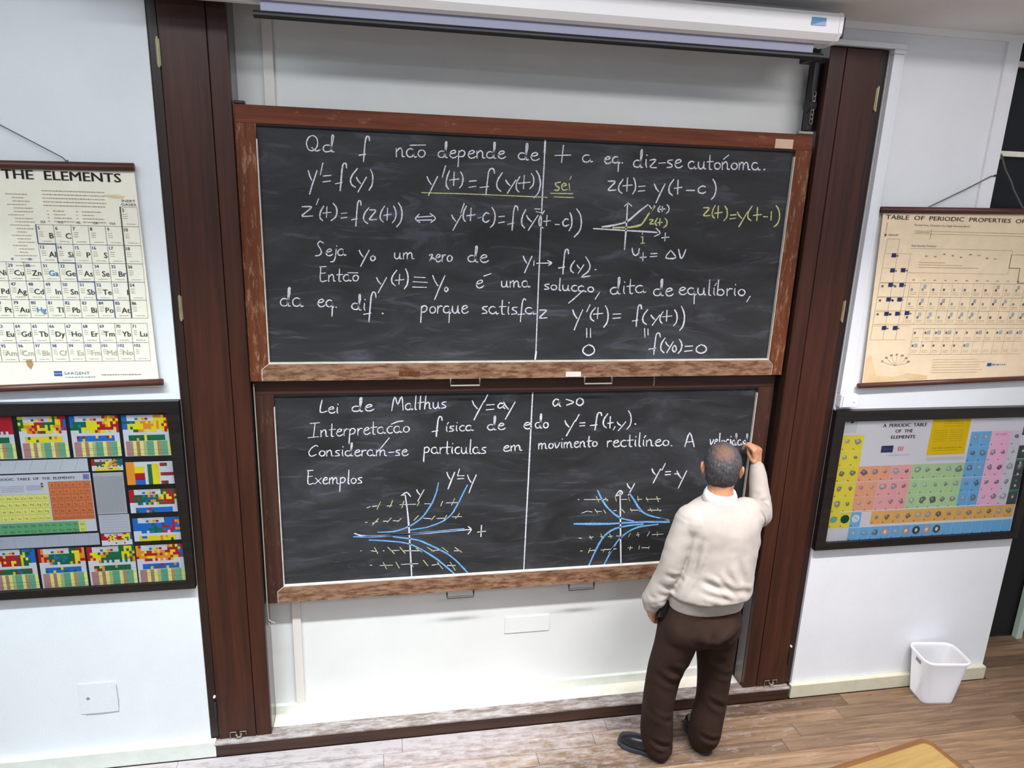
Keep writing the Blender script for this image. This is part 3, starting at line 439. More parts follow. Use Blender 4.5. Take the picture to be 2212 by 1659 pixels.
 'l1#86:w': "68 430,1811 439,1789 456,1769|68 489,1810 457,1747 441,1712|68 505,1840 489,1803|68 501,1787 539,1789|68 500,1762 538,1765|69 583,1792 573,1795 568,1795 559,1786 557,1781 558,1776 561,1771 565,1769 571,1770 581,1778 585,1792 585,1773 588,1770 593,1767|69 585,1801 594,1782 610,1763|69 642,1800 612,1743 596,1712",
 'l1#87:w': "71 862,1806 851,1810 845,1810 840,1806 835,1798 833,1791 834,1784 838,1778 843,1774 849,1776 861,1787 863,1795 864,1806 865,1779 868,1775 874,1772|71 899,1809 929,1799 938,1793 930,1787 903,1778|71 969,1815 959,1808 955,1803 953,1791 954,1785 959,1781 965,1777 972,1775 978,1777 984,1782 988,1787 989,1793 985,1805 969,1815",
 'l2#88:w': "52 -332,1713 -289,1716|52 -310,1713 -320,1644|52 -344,1643 -296,1647|52 -284,1678 -285,1645|52 -283,1666 -275,1677 -270,1680 -267,1680 -264,1677 -262,1672 -262,1649 -259,1647 -253,1648|52 -233,1709 -237,1656 -236,1648 -233,1646 -227,1647|52 -246,1679 -218,1682|53 -214,1665 -194,1671 -189,1676 -190,1679 -196,1683 -204,1680 -210,1672 -214,1661 -212,1656 -206,1648 -197,1648 -189,1652 -184,1657|53 -178,1681 -179,1648|53 -177,1669 -168,1682 -158,1680|53 -151,1682 -156,1618 -157,1607|53 -151,1673 -144,1682 -139,1684 -134,1683 -129,1680 -127,1676 -127,1670 -130,1664 -134,1658 -139,1656 -151,1654|53 -114,1683 -115,1650|53 -113,1671 -103,1684 -93,1682|53 -88,1668 -68,1675 -62,1680 -63,1683 -69,1687 -77,1684 -84,1676 -87,1665 -86,1660 -79,1652 -70,1652 -62,1656 -57,1661|53 -41,1715 -44,1662 -43,1654 -40,1651 -34,1652|53 -54,1685 -25,1688|54 3,1684 -5,1688 -14,1685 -21,1678 -23,1667 -19,1659 -11,1654 -2,1656 6,1665 6,1683 6,1666 8,1657 9,1654 16,1657|54 48,1688 39,1690 31,1687 23,1677 23,1667 27,1659 34,1655 43,1656 48,1659|54 80,1686 72,1690 63,1688 56,1680 54,1670 58,1661 66,1656 75,1658 83,1667 83,1685 83,1668 85,1659 86,1657 94,1660|54 117,1687 108,1686 102,1679 100,1670 103,1662 110,1658 119,1659 126,1666 128,1675 124,1683 117,1687|62 42,1700 74,1713 99,1715",
 'l2#89:w': "67 285,1714 283,1730 276,1734 273,1733 268,1725 265,1709 258,1643 258,1631|67 237,1657 266,1662",
 'l2#90:w': "59 308,1684 307,1664 310,1656|59 310,1693 317,1703|60 343,1683 328,1682 323,1677 324,1674 339,1667 342,1661 340,1659 321,1656|60 356,1685 355,1665 359,1657|60 358,1701 359,1698|60 394,1683 383,1685 374,1679 370,1669 375,1660 385,1656 396,1660|60 426,1682 418,1685 409,1683 403,1677 401,1669 405,1661 413,1657 422,1659 430,1666 430,1681 429,1667 432,1659 433,1657 440,1660",
 'l2#91:w': "61 534,1685 522,1687 511,1680 508,1672 511,1665 520,1658 532,1659 537,1663 547,1708 547,1728 545,1729 542,1728 540,1724 540,1669 542,1661 545,1658 552,1659|61 561,1675 584,1680 590,1685 589,1688 581,1692 572,1690 565,1682 562,1671 564,1666 572,1659 582,1659 591,1662 597,1667",
 'l2#92:w': "62 689,1676 715,1681 723,1685 721,1688 713,1693 702,1691 697,1688 691,1678 690,1673 693,1668 702,1660 714,1659 724,1662 731,1667",
 'l2#93:w': "62 768,1690 758,1692 750,1685 748,1674 753,1665 762,1661 769,1664 778,1713 778,1734 776,1736 774,1735 772,1721 773,1672 775,1664 777,1661 783,1662|63 805,1690 797,1689 791,1683 790,1671 795,1664 803,1661 810,1664 814,1671 814,1680 809,1688 805,1690",
 'l2#94:w': "72 899,1697 907,1679 922,1663|72 951,1696 916,1627 911,1616|72 970,1727 954,1693|72 977,1683 1004,1684|72 977,1667 1003,1669|73 1089,1719 1085,1733 1077,1736 1073,1736 1067,1728 1064,1714 1059,1648 1059,1644|73 1033,1668 1068,1671|73 1120,1728 1105,1706 1100,1691 1100,1677 1105,1664 1119,1653|73 1135,1713 1137,1652|73 1124,1677 1152,1681|74 1164,1659 1155,1641|74 1173,1684 1180,1673 1194,1664|74 1219,1683 1183,1637|74 1228,1743 1241,1723 1246,1703 1247,1682 1243,1663 1228,1643|88 1269,1671 1273,1669",
 'l3#95:w': "52 -301,1598 -308,1603 -313,1603 -328,1593 -335,1586 -343,1572 -344,1565 -342,1558 -338,1552 -333,1549 -325,1551 -310,1558|53 -279,1575 -287,1574 -294,1568 -296,1560 -293,1553 -286,1549 -278,1550 -272,1555 -269,1563 -272,1571 -279,1575|53 -261,1577 -262,1547|53 -260,1566 -253,1575 -248,1578 -245,1577 -240,1570 -240,1550 -237,1548 -231,1548|53 -201,1575 -216,1574 -220,1569 -220,1566 -206,1558 -203,1551 -205,1549 -224,1547|53 -188,1577 -190,1555 -187,1546|53 -186,1594 -185,1591|53 -155,1570 -165,1572 -174,1567 -177,1557 -172,1548 -162,1545 -155,1547 -152,1553 -142,1599 -142,1610 -143,1611 -146,1611 -147,1607 -150,1555 -149,1547 -147,1545 -141,1546|53 -132,1559 -113,1564 -108,1568 -111,1574 -114,1575 -122,1573 -129,1566 -132,1556 -128,1547 -124,1544 -115,1544 -108,1547 -103,1551|54 -97,1573 -98,1543|54 -96,1562 -87,1572 -77,1571|54 -48,1569 -56,1573 -65,1571 -71,1564 -73,1555 -69,1547 -62,1543 -53,1544 -45,1551 -45,1567 -45,1552 -43,1544 -42,1542 -35,1544|54 -29,1571 -29,1541|54 -28,1560 -18,1572 -15,1571 -13,1569 -11,1564 -13,1541|54 -10,1559 -3,1568 1,1571 4,1571 9,1564 10,1543 13,1541 19,1541|54 28,1557 54,1558|55 83,1568 68,1567 64,1562 64,1559 78,1551 81,1544 80,1541 61,1540|55 92,1554 112,1558 117,1563 113,1568 110,1570 102,1567 95,1560 92,1550 97,1541 100,1538 109,1538 117,1541 123,1545|62 32,1631 -13,1574",
 'l3#96:w': "59 201,1578 197,1514 197,1503|59 200,1569 207,1577 211,1579 216,1578 221,1574 224,1570 223,1564 221,1558 217,1553 212,1551 201,1550|60 258,1573 250,1577 242,1575 236,1568 234,1558 238,1549 245,1544 254,1545 261,1554 261,1571 262,1550 265,1543 271,1546|60 277,1575 277,1542|60 278,1563 287,1575 297,1573|60 312,1604 310,1551 311,1543 314,1540 320,1541|60 300,1574 327,1575|60 336,1575 335,1551 338,1541|60 338,1594 339,1591|60 373,1572 365,1574 355,1570 350,1559 352,1547 358,1541 366,1539 374,1543|60 382,1572 382,1549 384,1544 388,1540 392,1539 396,1540 400,1544 403,1548 406,1571|61 405,1559 406,1541 409,1539 414,1539|61 427,1611 424,1549 425,1541 427,1537 432,1537|61 463,1566 455,1571 446,1569 440,1561 438,1551 442,1542 450,1537 459,1538 466,1547 466,1565 467,1543 470,1536 477,1539|61 504,1568 489,1567 484,1561 485,1558 499,1549 502,1541 501,1538 482,1536",
 'l3#97:w': "62 591,1558 613,1563 619,1568 614,1573 610,1574 601,1571 595,1564 592,1555 597,1546 601,1544 616,1545 625,1551|62 629,1573 631,1544|62 631,1562 642,1574 645,1574 648,1571 650,1567 650,1545|62 651,1563 663,1575 667,1574 673,1568 675,1549 678,1547 686,1548",
 'l3#98:w': "63 770,1580 771,1550|63 772,1569 780,1581 783,1581 787,1574 787,1550|63 788,1569 797,1581 800,1581 805,1574 807,1554 810,1552 815,1552|63 837,1578 827,1576 822,1566 825,1556 832,1552 842,1555 846,1565 843,1575 837,1578|63 853,1581 859,1559 863,1552 869,1559 879,1582|64 889,1583 889,1561 892,1553|64 890,1601 891,1598|64 901,1582 903,1552|64 903,1571 911,1583 914,1583 918,1576 918,1552|64 919,1571 928,1584 931,1583 936,1576 939,1556 941,1554 947,1554|64 954,1569 972,1574 976,1579 973,1584 970,1585 962,1583 957,1576 955,1566 959,1557 963,1554 971,1553 982,1561|64 985,1583 987,1553|64 987,1572 997,1585 1000,1585 1006,1577 1008,1557 1010,1555 1016,1555|64 1030,1611 1030,1563 1032,1556 1035,1553 1041,1554|64 1020,1584 1046,1586|65 1065,1582 1055,1579 1051,1570 1054,1559 1061,1556 1071,1558 1076,1568 1072,1578 1065,1582",
 'l3#99:w': "65 1129,1583 1131,1550|65 1130,1571 1140,1583 1152,1581|65 1160,1567 1183,1573 1189,1577 1184,1584 1180,1585 1171,1583 1164,1575 1161,1564 1167,1554 1171,1550 1182,1550 1191,1553 1196,1558|66 1228,1582 1215,1584 1204,1577 1201,1565 1205,1556 1213,1551 1223,1549 1232,1553|66 1247,1612 1249,1558 1251,1551 1254,1548 1262,1549|66 1235,1582 1268,1584|66 1279,1584 1279,1559 1284,1549|66 1279,1603 1281,1599|66 1300,1622 1300,1560 1302,1552 1304,1548 1311,1548|66 1323,1583 1324,1559 1328,1549|66 1325,1594 1332,1606|67 1339,1581 1342,1548|67 1341,1569 1349,1579 1354,1583 1358,1582 1362,1579 1365,1574 1368,1551 1372,1549 1380,1549|67 1388,1565 1411,1570 1417,1575 1412,1582 1408,1583 1398,1580 1391,1573 1389,1561 1395,1551 1400,1548 1411,1547 1420,1551 1425,1556|67 1449,1577 1439,1576 1432,1570 1431,1561 1435,1552 1444,1548 1454,1549 1461,1555 1462,1565 1458,1573 1449,1577|68 1476,1547 1481,1546",
 'l3#100:w': "77 1553,1538 1565,1598 1573,1615 1584,1598 1606,1536|77 1559,1563 1598,1566",
 'l3#101:w': "69 1691,1574 1697,1551 1700,1544 1704,1551 1711,1573|69 1717,1559 1731,1563 1734,1567 1731,1573 1728,1575 1723,1572 1719,1566 1718,1556 1722,1546 1725,1543 1734,1544 1740,1550|69 1743,1608 1746,1545 1748,1542 1752,1542|70 1767,1568 1759,1566 1757,1554 1761,1544 1769,1542 1775,1548 1774,1562 1767,1568|70 1798,1569 1790,1571 1783,1563 1785,1547 1792,1540 1801,1543|70 1807,1571 1810,1544 1812,1539|70 1807,1588 1808,1585|70 1832,1564 1825,1566 1818,1558 1821,1543 1828,1539 1835,1541 1839,1593 1836,1605 1834,1605 1838,1548 1840,1541 1842,1538 1846,1539|70 1866,1564 1860,1568 1852,1564 1850,1550 1855,1540 1861,1537 1869,1542 1869,1554 1874,1537 1879,1539|70 1895,1561 1888,1563 1881,1555 1884,1540 1891,1536 1898,1538 1902,1590 1899,1603 1897,1602 1901,1545 1903,1538 1905,1535 1909,1536",
 'l4#102:w': "56 -328,1478 -354,1477|56 -349,1477 -354,1430 -354,1411 -346,1406 -327,1412|56 -352,1446 -332,1448|57 -318,1438 -294,1408|57 -290,1437 -323,1407|57 -284,1422 -267,1427 -262,1432 -265,1437 -268,1439 -275,1437 -281,1429 -284,1419 -281,1409 -278,1406 -270,1406 -263,1409 -258,1413|57 -253,1436 -254,1405|57 -252,1425 -243,1437 -240,1437 -238,1434 -237,1429 -239,1404|57 -236,1424 -226,1437 -223,1436 -219,1429 -219,1407 -216,1405 -210,1405|57 -201,1435 -206,1374 -207,1363|57 -202,1427 -195,1434 -191,1436 -187,1435 -182,1432 -180,1428 -180,1422 -183,1416 -186,1411 -191,1409 -202,1408|57 -161,1472 -166,1406 -165,1402 -160,1402|58 -137,1430 -144,1429 -150,1423 -152,1415 -150,1407 -143,1403 -136,1404 -130,1410 -128,1418 -131,1426 -137,1430|58 -100,1432 -113,1431 -118,1426 -117,1423 -105,1414 -102,1407 -104,1404 -121,1402",
 'l4#103:w': "69 311,1444 317,1424 328,1406|69 350,1442 329,1385 318,1354|69 374,1459 364,1424|69 366,1422 397,1422|69 364,1406 396,1407|69 414,1425 421,1404 433,1384|70 458,1424 434,1362 423,1328",
 'l4#104:w': "77 1383,1421 1391,1403 1406,1387|77 1431,1419 1402,1353 1397,1341|77 1454,1448 1439,1411|77 1460,1401 1488,1402|77 1460,1384 1488,1386|78 1512,1388 1535,1387|78 1523,1404 1534,1383 1551,1362|78 1578,1402 1554,1340 1541,1306",
 'lgw#105:w': "76 107,1330 117,1245 123,1177 128,1075 134,954 138,866",
 'lgw#106:w': "64 102,1330 87,1327 104,1341 113,1344 121,1339 133,1322",
 'lgw#108:w': "68 163,1356 168,1343 178,1330",
 'lgw#109:w': "68 199,1355 168,1295",
 'lgw#110:w': "63 -143,1137 -118,1125 -85,1119 -30,1117 43,1116 126,1117 232,1119 349,1123 433,1126",
 'lgw#111:w': "67 423,1143 435,1132 438,1125 435,1116 423,1101",
 'lgw#113:w': "71 491,1146 489,1083",
 'lgw#114:w': "72 471,1109 513,1112",
 'lgw#115:w': "72 1218,1303 1228,1190 1234,1118 1241,1035 1249,947 1255,884",
 'lgw#116:w': "72 1196,1277 1209,1299 1216,1306 1223,1304 1230,1296 1232,1288 1224,1284 1200,1277",
 'lgw#118:w': "76 1253,1343 1260,1328 1272,1315",
 'lgw#119:w': "76 1294,1341 1265,1278",
 'lgw#120:w': "58 1457,1136 1506,1119",
 'lgw#121:w': "47 -79,1271 -63,1277",
 'lgw#122:w': "47 -53,1277 -30,1279",
 'lgw#123:w': "48 18,1276 41,1277",
 'lgw#124:w': "48 80,1280 159,1279",
 'lgw#125:w': "48 202,1279 239,1277",
 'lgw#126:w': "49 309,1279 373,1278",
 'lgw#127:w': "47 -90,1192 -80,1194",
 'lgw#128:w': "48 -55,1187 -28,1196",
 'lgw#129:w': "48 -2,1195 24,1194",
 'lgw#130:w': "48 47,1195 76,1193",
 'lgw#131:w': "49 196,1201 232,1197",
 'lgw#132:w': "49 263,1196 306,1196",
 'lgw#133:w': "49 340,1201 388,1200",
 'lgw#134:w': "48 -115,1040 -110,1040",
 'lgw#135:w': "48 -64,1037 -41,1032",
 'lgw#136:w': "48 -4,1033 1,1033",
 'lgw#137:w': "49 35,1031 75,1031",
 'lgw#138:w': "49 99,1027 179,1022",
 'lgw#139:w': "50 237,1019 277,1020",
 'lgw#140:w': "50 353,1011 384,1009",
 'lgw#141:w': "48 -70,958 -62,956",
 'lgw#142:w': "49 -22,952 41,950",
 'lgw#143:w': "49 85,951 169,950",
 'lgw#144:w': "50 240,937 275,940",
 'lgw#145:w': "50 319,930 361,927",
 'lgw#146:w': "48 992,1266 999,1265",
 'lgw#147:w': "48 1025,1264 1154,1258",
 'lgw#148:w': "49 1231,1255 1260,1254",
 'lgw#149:w': "50 1316,1251 1342,1251",
 'lgw#150:w': "50 1365,1249 1447,1248",
 'lgw#151:w': "49 1100,1193 1125,1191",
 'lgw#152:w': "49 1191,1193 1206,1193",
 'lgw#153:w': "50 1284,1191 1344,1188",
 'lgw#154:w': "50 1381,1186 1457,1182",
 'lgw#155:w': "49 1011,1045 1026,1042",
 'lgw#156:w': "49 1068,1043 1088,1047",
 'lgw#157:w': "50 1128,1047 1158,1048",
 'lgw#158:w': "50 1173,1043 1195,1046",
 'lgw#159:w': "50 1217,1045 1255,1042",
 'lgw#160:w': "51 1330,1044 1345,1045",
 'lgw#161:w': "51 1417,1041 1481,1041",
 'lgw#162:w': "49 1024,968 1034,968",
 'lgw#163:w': "50 1074,967 1104,969",
 'lgw#164:w': "50 1137,967 1223,969",
 'lgw#165:w': "51 1287,970 1313,970",
 'lgw#166:w': "51 1366,967 1408,964",
 'lgw#167:w': "49 1017,1187 1045,1197",
 'lgw#168:w': "49 1045,1197 1074,1191",
 'lgy#169:y': "51 -31,1261 -14,1300",
 'lgy#170:y': "52 31,1269 45,1304",
 'lgy#171:y': "52 90,1263 100,1298",
 'lgy#172:y': "52 166,1270 176,1292",
 'lgy#173:y': "53 282,1264 292,1289",
 'lgy#174:y': "53 336,1265 352,1301",
 'lgy#175:y': "52 -55,1176 -25,1211",
 'lgy#176:y': "52 17,1187 37,1211",
 'lgy#177:y': "52 67,1188 86,1205",
 'lgy#178:y': "53 149,1191 172,1217",
 'lgy#179:y': "53 236,1190 253,1211",
 'lgy#180:y': "53 300,1190 313,1211",
 'lgy#181:y': "54 357,1191 377,1217",
 'lgy#182:y': "52 -47,1055 -31,1020",
 'lgy#183:y': "52 19,1051 52,1013",
 'lgy#184:y': "53 79,1047 105,1012",
 'lgy#185:y': "53 159,1038 189,1014",
 'lgy#186:y': "54 216,1039 250,1014",
 'lgy#187:y': "54 291,1034 322,1006",
 'lgy#188:y': "54 356,1030 391,1001",
 'lgy#189:y': "53 -5,969 11,931",
 'lgy#190:y': "53 58,966 75,931",
 'lgy#191:y': "53 129,961 145,934",
 'lgy#192:y': "54 196,968 220,934",
 'lgy#193:y': "54 268,951 295,912",
 'lgy#194:y': "55 333,948 359,900",
 'lgy#195:y': "49 1090,1278 1106,1247",
 'lgy#196:y': "49 1141,1268 1154,1249",
 'lgy#197:y': "49 1193,1273 1202,1246",
 'lgy#198:y': "50 1267,1266 1276,1243",
 'lgy#199:y': "50 1318,1268 1324,1241",
 'lgy#200:y': "50 1367,1259 1377,1238",
 'lgy#201:y': "50 1423,1263 1437,1231",
 'lgy#202:y': "49 1088,1206 1104,1182",
 'lgy#203:y': "49 1136,1200 1148,1180",
 'lgy#204:y': "50 1231,1203 1252,1179",
 'lgy#205:y': "50 1283,1200 1292,1183",
 'lgy#206:y': "50 1328,1198 1337,1181",
 'lgy#207:y': "50 1392,1195 1405,1175",
 'lgy#208:y': "51 1433,1193 1450,1177",
 'lgy#209:y': "49 1069,1053 1081,1033",
 'lgy#210:y': "50 1131,1061 1136,1038",
 'lgy#211:y': "50 1179,1059 1188,1035",
 'lgy#212:y': "50 1285,1037 1295,1056",
 'lgy#213:y': "51 1336,1058 1342,1034",
 'lgy#214:y': "51 1391,1035 1402,1058",
 'lgy#215:y': "51 1446,1055 1448,1031",
 'lgy#216:y': "50 1068,955 1077,982",
 'lgy#217:y': "50 1149,954 1159,973",
 'lgy#218:y': "51 1299,957 1301,979",
 'lgy#219:y': "51 1350,958 1352,979",
 'lgy#220:y': "51 1405,958 1408,973",
 'lgy#221:y': "114 1184,947 1211,984",
 'lgb#222:b': "89 -147,1119 -68,1115 -20,1113 73,1116 189,1121 257,1124 354,1128 402,1131",
 'lgb#223:b': "72 -29,1137 20,1135 46,1136 66,1139 99,1149 135,1165 152,1176 169,1188 184,1201 199,1217 213,1237 239,1281 248,1303 262,1345 270,1389",
 'lgb#224:b': "73 129,1140 183,1146 213,1150 259,1164 280,1173 299,1183 317,1196 333,1210 346,1228 376,1287 401,1342 415,1371",
 'lgb#225:b': "76 -72,1097 5,1088 76,1077 101,1071 126,1063 149,1052 193,1025 241,989 268,967 331,905 354,881",
 'lgb#226:b': "76 46,1108 125,1093 166,1083 194,1071 266,1030 315,999 333,984 364,954 408,902 424,882",
 'lgb#227:b': "122 980,1128 1084,1122 1171,1118 1267,1119 1361,1119 1470,1113 1509,1111",
 'lgb#228:b': "93 1095,1312 1121,1262 1145,1225 1161,1206 1180,1188 1201,1169 1224,1153 1253,1141 1308,1126",
 'lgb#229:b': "95 1269,1289 1302,1245 1323,1210 1336,1194 1349,1180 1365,1168 1388,1156 1426,1144 1504,1123",
 'lgb#230:b': "96 1076,880 1098,942 1123,1003 1136,1028 1150,1048 1167,1065 1185,1078 1207,1088 1232,1095 1287,1103 1362,1107",
 'lgb#231:b': "96 1162,882 1200,971 1226,1014 1241,1032 1258,1048 1277,1063 1297,1075 1318,1084 1339,1091 1363,1095 1446,1100",
 'll:w': "69 728,1865 727,1741 726,1561 725,1377 723,1189 722,996 721,858|102 730,1867 758,1864",
}
# ------------------------------------------------------------------ chalkboards
def ribbon(bm, pts, w, y):
    pts = [Vector((p[0], 0, p[1])) for p in pts]
    if len(pts) < 2: return
    h = w/2; L = []; Rr = []
    for i, p in enumerate(pts):
        a = pts[max(i-1, 0)]; c = pts[min(i+1, len(pts)-1)]; d = c-a
        if d.length < 1e-6: d = Vector((1, 0, 0))
        d.normalize(); n = Vector((-d.z, 0, d.x))
        ww = h*(.8+.4*random.random()) * (.75 if i in (0, len(pts)-1) else 1)
        if i == 0: p = p-d*h*.5
        if i == len(pts)-1: p = p+d*h*.5
        L.append(bm.verts.new((p.x+n.x*ww, y, p.z+n.z*ww))); Rr.append(bm.verts.new((p.x-n.x*ww, y, p.z-n.z*ww)))
    for i in range(len(pts)-1):
        try: bm.faces.new((L[i], Rr[i], Rr[i+1], L[i+1]))
        except ValueError: pass
def chalkboard(prefix, x0, x1, z0, z1, ix0, ix1, iz0, iz1, yf, label, slate_m, mt, ml, mb, mr):
    t = thing('chalkboard', label, 'chalkboard', ((x0+x1)/2, yf+.02, z0)); inv = -Vector(t.location)
    def P(n, bm, m, par=None):
        if par is None: bmesh.ops.translate(bm, verts=bm.verts, vec=inv); return obj(n, bm, m, t)
        bmesh.ops.translate(bm, verts=bm.verts, vec=inv); return obj(n, bm, m, par)
    yb = yf+.034; yp = yf+.016
    c = .032
    P('panel', B(ix0-.02, yp, iz0-.02, ix1+.02, yb, iz1+.02), slate_m)
    P('top_rail', B(x0, yf+.001, iz1, x1, yb-.001, z1, bev=.003), mt)
    st = [(x0, z0), (ix0-c, z0), (ix0-c, iz0-c+.006), (ix0, iz0), (ix0, iz1), (x0, iz1)]
    P('left_stile', prism_xz(bmesh.new(), st, yf, yb), ml)
    st = [(x1, z0), (x1, iz1), (ix1, iz1), (ix1, iz0), (ix1+c*.8, iz0-c+.006), (ix1+c*.8, z0)]
    P('right_stile', prism_xz(bmesh.new(), st, yf, yb), mr)
    rl = [(ix0-c+.002, z0), (ix1+c*.8-.002, z0), (ix1+c*.8-.002, iz0-c+.006), (ix1, iz0), (ix0, iz0), (ix0-c+.002, iz0-c+.006)]
    P('bottom_rail', prism_xz(bmesh.new(), rl, yf-.001, yb), mb)
    # chalk-dusted inner bead
    bm = bmesh.new(); e = .0035
    box(bm, ix0, yf-.0018, iz0-.002, ix1, yp, iz0+e); box(bm, ix0-.001, yf-.0012, iz0, ix0+e*.8, yp, iz1-.06); box(bm, ix1-e*.3, yf-.0008, iz0, ix1+.002, yp, iz1-.03)
    tube(bm, [(ix0, yf-.0015, iz0), (ix0-c+.001, yf-.0015, iz0-c+.006), (ix0-c+.001, yf-.0015, z0+.002)], .0016, 4)
    tube(bm, [(ix1, yf-.0015, iz0), (ix1+c*.8, yf-.0015, iz0-c+.006), (ix1+c*.8, yf-.0015, z0+.002)], .0014, 4)
    P('dusty_bead', bm, MAT['chalkedge'])
    # dark strip painted in as the shade under the top rail
    P('top_shade_strip', B(ix0, yf+.004, iz1-.008, ix1, yp, iz1), MAT['dark'])
    for k, (cx, w) in enumerate(((.386, .138), (1.036, .138))):
        hb = bmesh.new(); zt = z0+.012; zl = z0-.032
        tube(hb, [(cx-w/2, yf+.012, zt), (cx-w/2, yf-.002, z0-.002), (cx-w/2, yf-.006, zl), (cx+w/2, yf-.006, zl), (cx+w/2, yf-.002, z0-.002), (cx+w/2, yf+.012, zt)], .0048 if prefix == 'u' else .0058, 6)
        P('handle', hb, MAT['metal'] if prefix == 'u' else MAT['darkmetal'])
    for key, val in CHALK.items():
        ln, col = key.split(':')
        if ln[0] != prefix: continue
        bm = bmesh.new(); dy = .0006
        for s in val.split('|'):
            q = s.split(' '); w = int(q[0])*1e-4; pts = [tuple(int(v)*1e-3 for v in a.split(',')) for a in q[1:]]
            ribbon(bm, pts, w, yp-dy); dy += .000004
        o = P('chalk_writing', bm, {'w': MAT['chw'], 'y': MAT['chy'], 'b': MAT['chb']}[col])
        if col != 'w': o['label'] = {'y': 'yellow chalk marks', 'b': 'blue chalk marks'}[col]
    return t, P
BW0, BW1 = -.574, 2.008
ub, UP = chalkboard('u', BW0, BW1, 1.938, 3.098, -.492, 1.925, 2.018, 3.027, .020,
    'upper chalkboard with reddish brown frame, full of handwritten equations', MAT['slateU'], MAT['frame_h'], MAT['frame_v'], MAT['frame_worn'], MAT['frame_v'])
lb, LP = chalkboard('l', BW0, BW1, .787, 1.934, -.488, 1.918, .876, 1.86, .070,
    'lower chalkboard the person writes on, with blue curves drawn on two graphs', MAT['slateL'], MAT['frame_lt'], MAT['frame_ld'], MAT['frame_worn'], MAT['frame_ld'])
UP('tape_label', B(1.815, .0175, 3.031, 1.906, .0195, 3.072), MAT['tape'])['label'] = 'pale tape label at the top right corner'
UP('tape_label', B(.872, .0165, 1.942, .947, .0186, 1.967, bev=.0005), MAT['tapew'])['label'] = 'white tape label on the bottom rail'
UP('tape_label', B(.08, .0165, 1.955, .175, .0186, 1.978), MAT['frame_v'])['label'] = 'faded brown tape patch on the bottom rail'
UP('corner_block', B(1.93, .02, 3.099, 2.005, .045, 3.112, bev=.003), MAT['metal'])
UP('corner_block', B(-.574, .02, 3.099, -.53, .05, 3.112, bev=.004), MAT['darkmetal'])
LP('chalk_stub', B(1.34, .066, 1.875, 1.347, .071, 1.93), MAT['metal'])['label'] = 'short pale strap on the top rail'
# hanging gear of the sliding boards at the upper right
t = thing('pulley', 'grey pulley and chain end beside the upper right board corner, under the screen case', 'pulley', (2.0, .075, 3.26))
obj('bracket', B(-.012, -.02, -.14, .012, .02, .16, bev=.003), MAT['darkmetal'], t)
bm = bmesh.new(); tube(bm, [(-.016, 0, -.03), (.016, 0, -.03)], [.032, .032], 14); obj('wheel', bm, MAT['darkmetal'], t)
for i in range(7):
    bm = bmesh.new(); a = [(.0 + .008*math.cos(q), -.026, -.02*i+.02+.013*math.sin(q)) for q in [k*math.pi/4 for k in range(9)]]
    tube(bm, a, .0026, 5, False); obj('chain_link', bm, MAT['metal'], t)
t = thing('sash_cord', 'pale cord running down the left casing edge to a small loop below the board', 'cord', (-.568, .05, .7))
obj('cord', tube(bmesh.new(), [(0, 0, 1.22), (.001, .0, .6), (0, 0, .08), (.002, 0, .01)], .003, 6), MAT['cordlight'], t)
obj('loop', tube(bmesh.new(), [(.002, 0, .01), (.014, -.004, .0), (.03, -.004, -.006), (.028, -.004, -.022), (.008, -.003, -.026), (.002, 0, -.006)], .003, 6), MAT['cordlight'], t)
t = thing('guide_rail', 'steel guide channel on the inner side of the right casing', 'rail', (2.018, .12, .08))
bm = bmesh.new(); box(bm, 0, -.004, 0, .004, .034, 3.3); box(bm, -.008, .012, 0, 0, .018, 3.3); obj('channel', bm, MAT['darkmetal'], t)
# conduit in the alcove
t = thing('alcove_conduit', 'cream plastic conduit strip on the wall behind the left part of the boards', 'conduit', (-.447, AY-.014, .115))
obj('conduit', B(-.021, -.008, .0, .021, .009, 3.46, bev=.002), plain('cream_duct', (226, 218, 212), .4), t)
obj('end_clip', B(-.024, -.010, -.006, .024, .009, .001), MAT['darkmetal'], t)
# ------------------------------------------------------------------ projection screen
t = thing('projection_screen', 'white projection screen case hung above the upper chalkboard, screen rolled up', 'projection screen', (.6, -.2, 3.42)); inv = -Vector(t.location)
def prof(x0, x1, pts, name, m):
    bm = bmesh.new(); a = [bm.verts.new((x0, y, z)) for y, z in pts]; c = [bm.verts.new((x1, y, z)) for y, z in pts]; n = len(pts)
    bm.faces.new(a); bm.faces.new(c[::-1])
    for i in range(n): bm.faces.new((a[i], a[(i+1) % n], c[(i+1) % n], c[i]))
    bmesh.ops.translate(bm, verts=bm.verts, vec=inv); return obj(name, bm, m, t)
ZB = 3.432
XE = 1.862
case_p = [(-.235, ZB), (-.262, ZB+.008), (-.286, ZB+.032), (-.29, ZB+.094), (-.278, ZB+.11), (-.15, ZB+.11), (-.15, ZB), (-.185, ZB), (-.185, ZB+.012), (-.235, ZB+.012)]
prof(-.9, XE, case_p, 'case', MAT['case'])
prof(XE, XE+.016, [(-.24, ZB-.002), (-.268, ZB+.008), (-.29, ZB+.034), (-.292, ZB+.094), (-.28, ZB+.112), (-.148, ZB+.112), (-.148, ZB-.002)], 'end_cap', MAT['case'])
bm = bmesh.new(); box(bm, XE+.017, -.275, ZB+.02, XE+.034, -.15, ZB+.10, bev=.004); box(bm, XE+.01, -.16, ZB-.04, XE+.06, -.0, ZB+.09, bev=.005); bmesh.ops.translate(bm, verts=bm.verts, vec=inv); obj('bracket', bm, MAT['black'], t)
bm = bmesh.new(); box(bm, -.95, -.15, ZB+.096, XE+.02, -.13, SOF-.001); bmesh.ops.translate(bm, verts=bm.verts, vec=inv); obj('mounting_strip', bm, MAT['casegrey'], t)
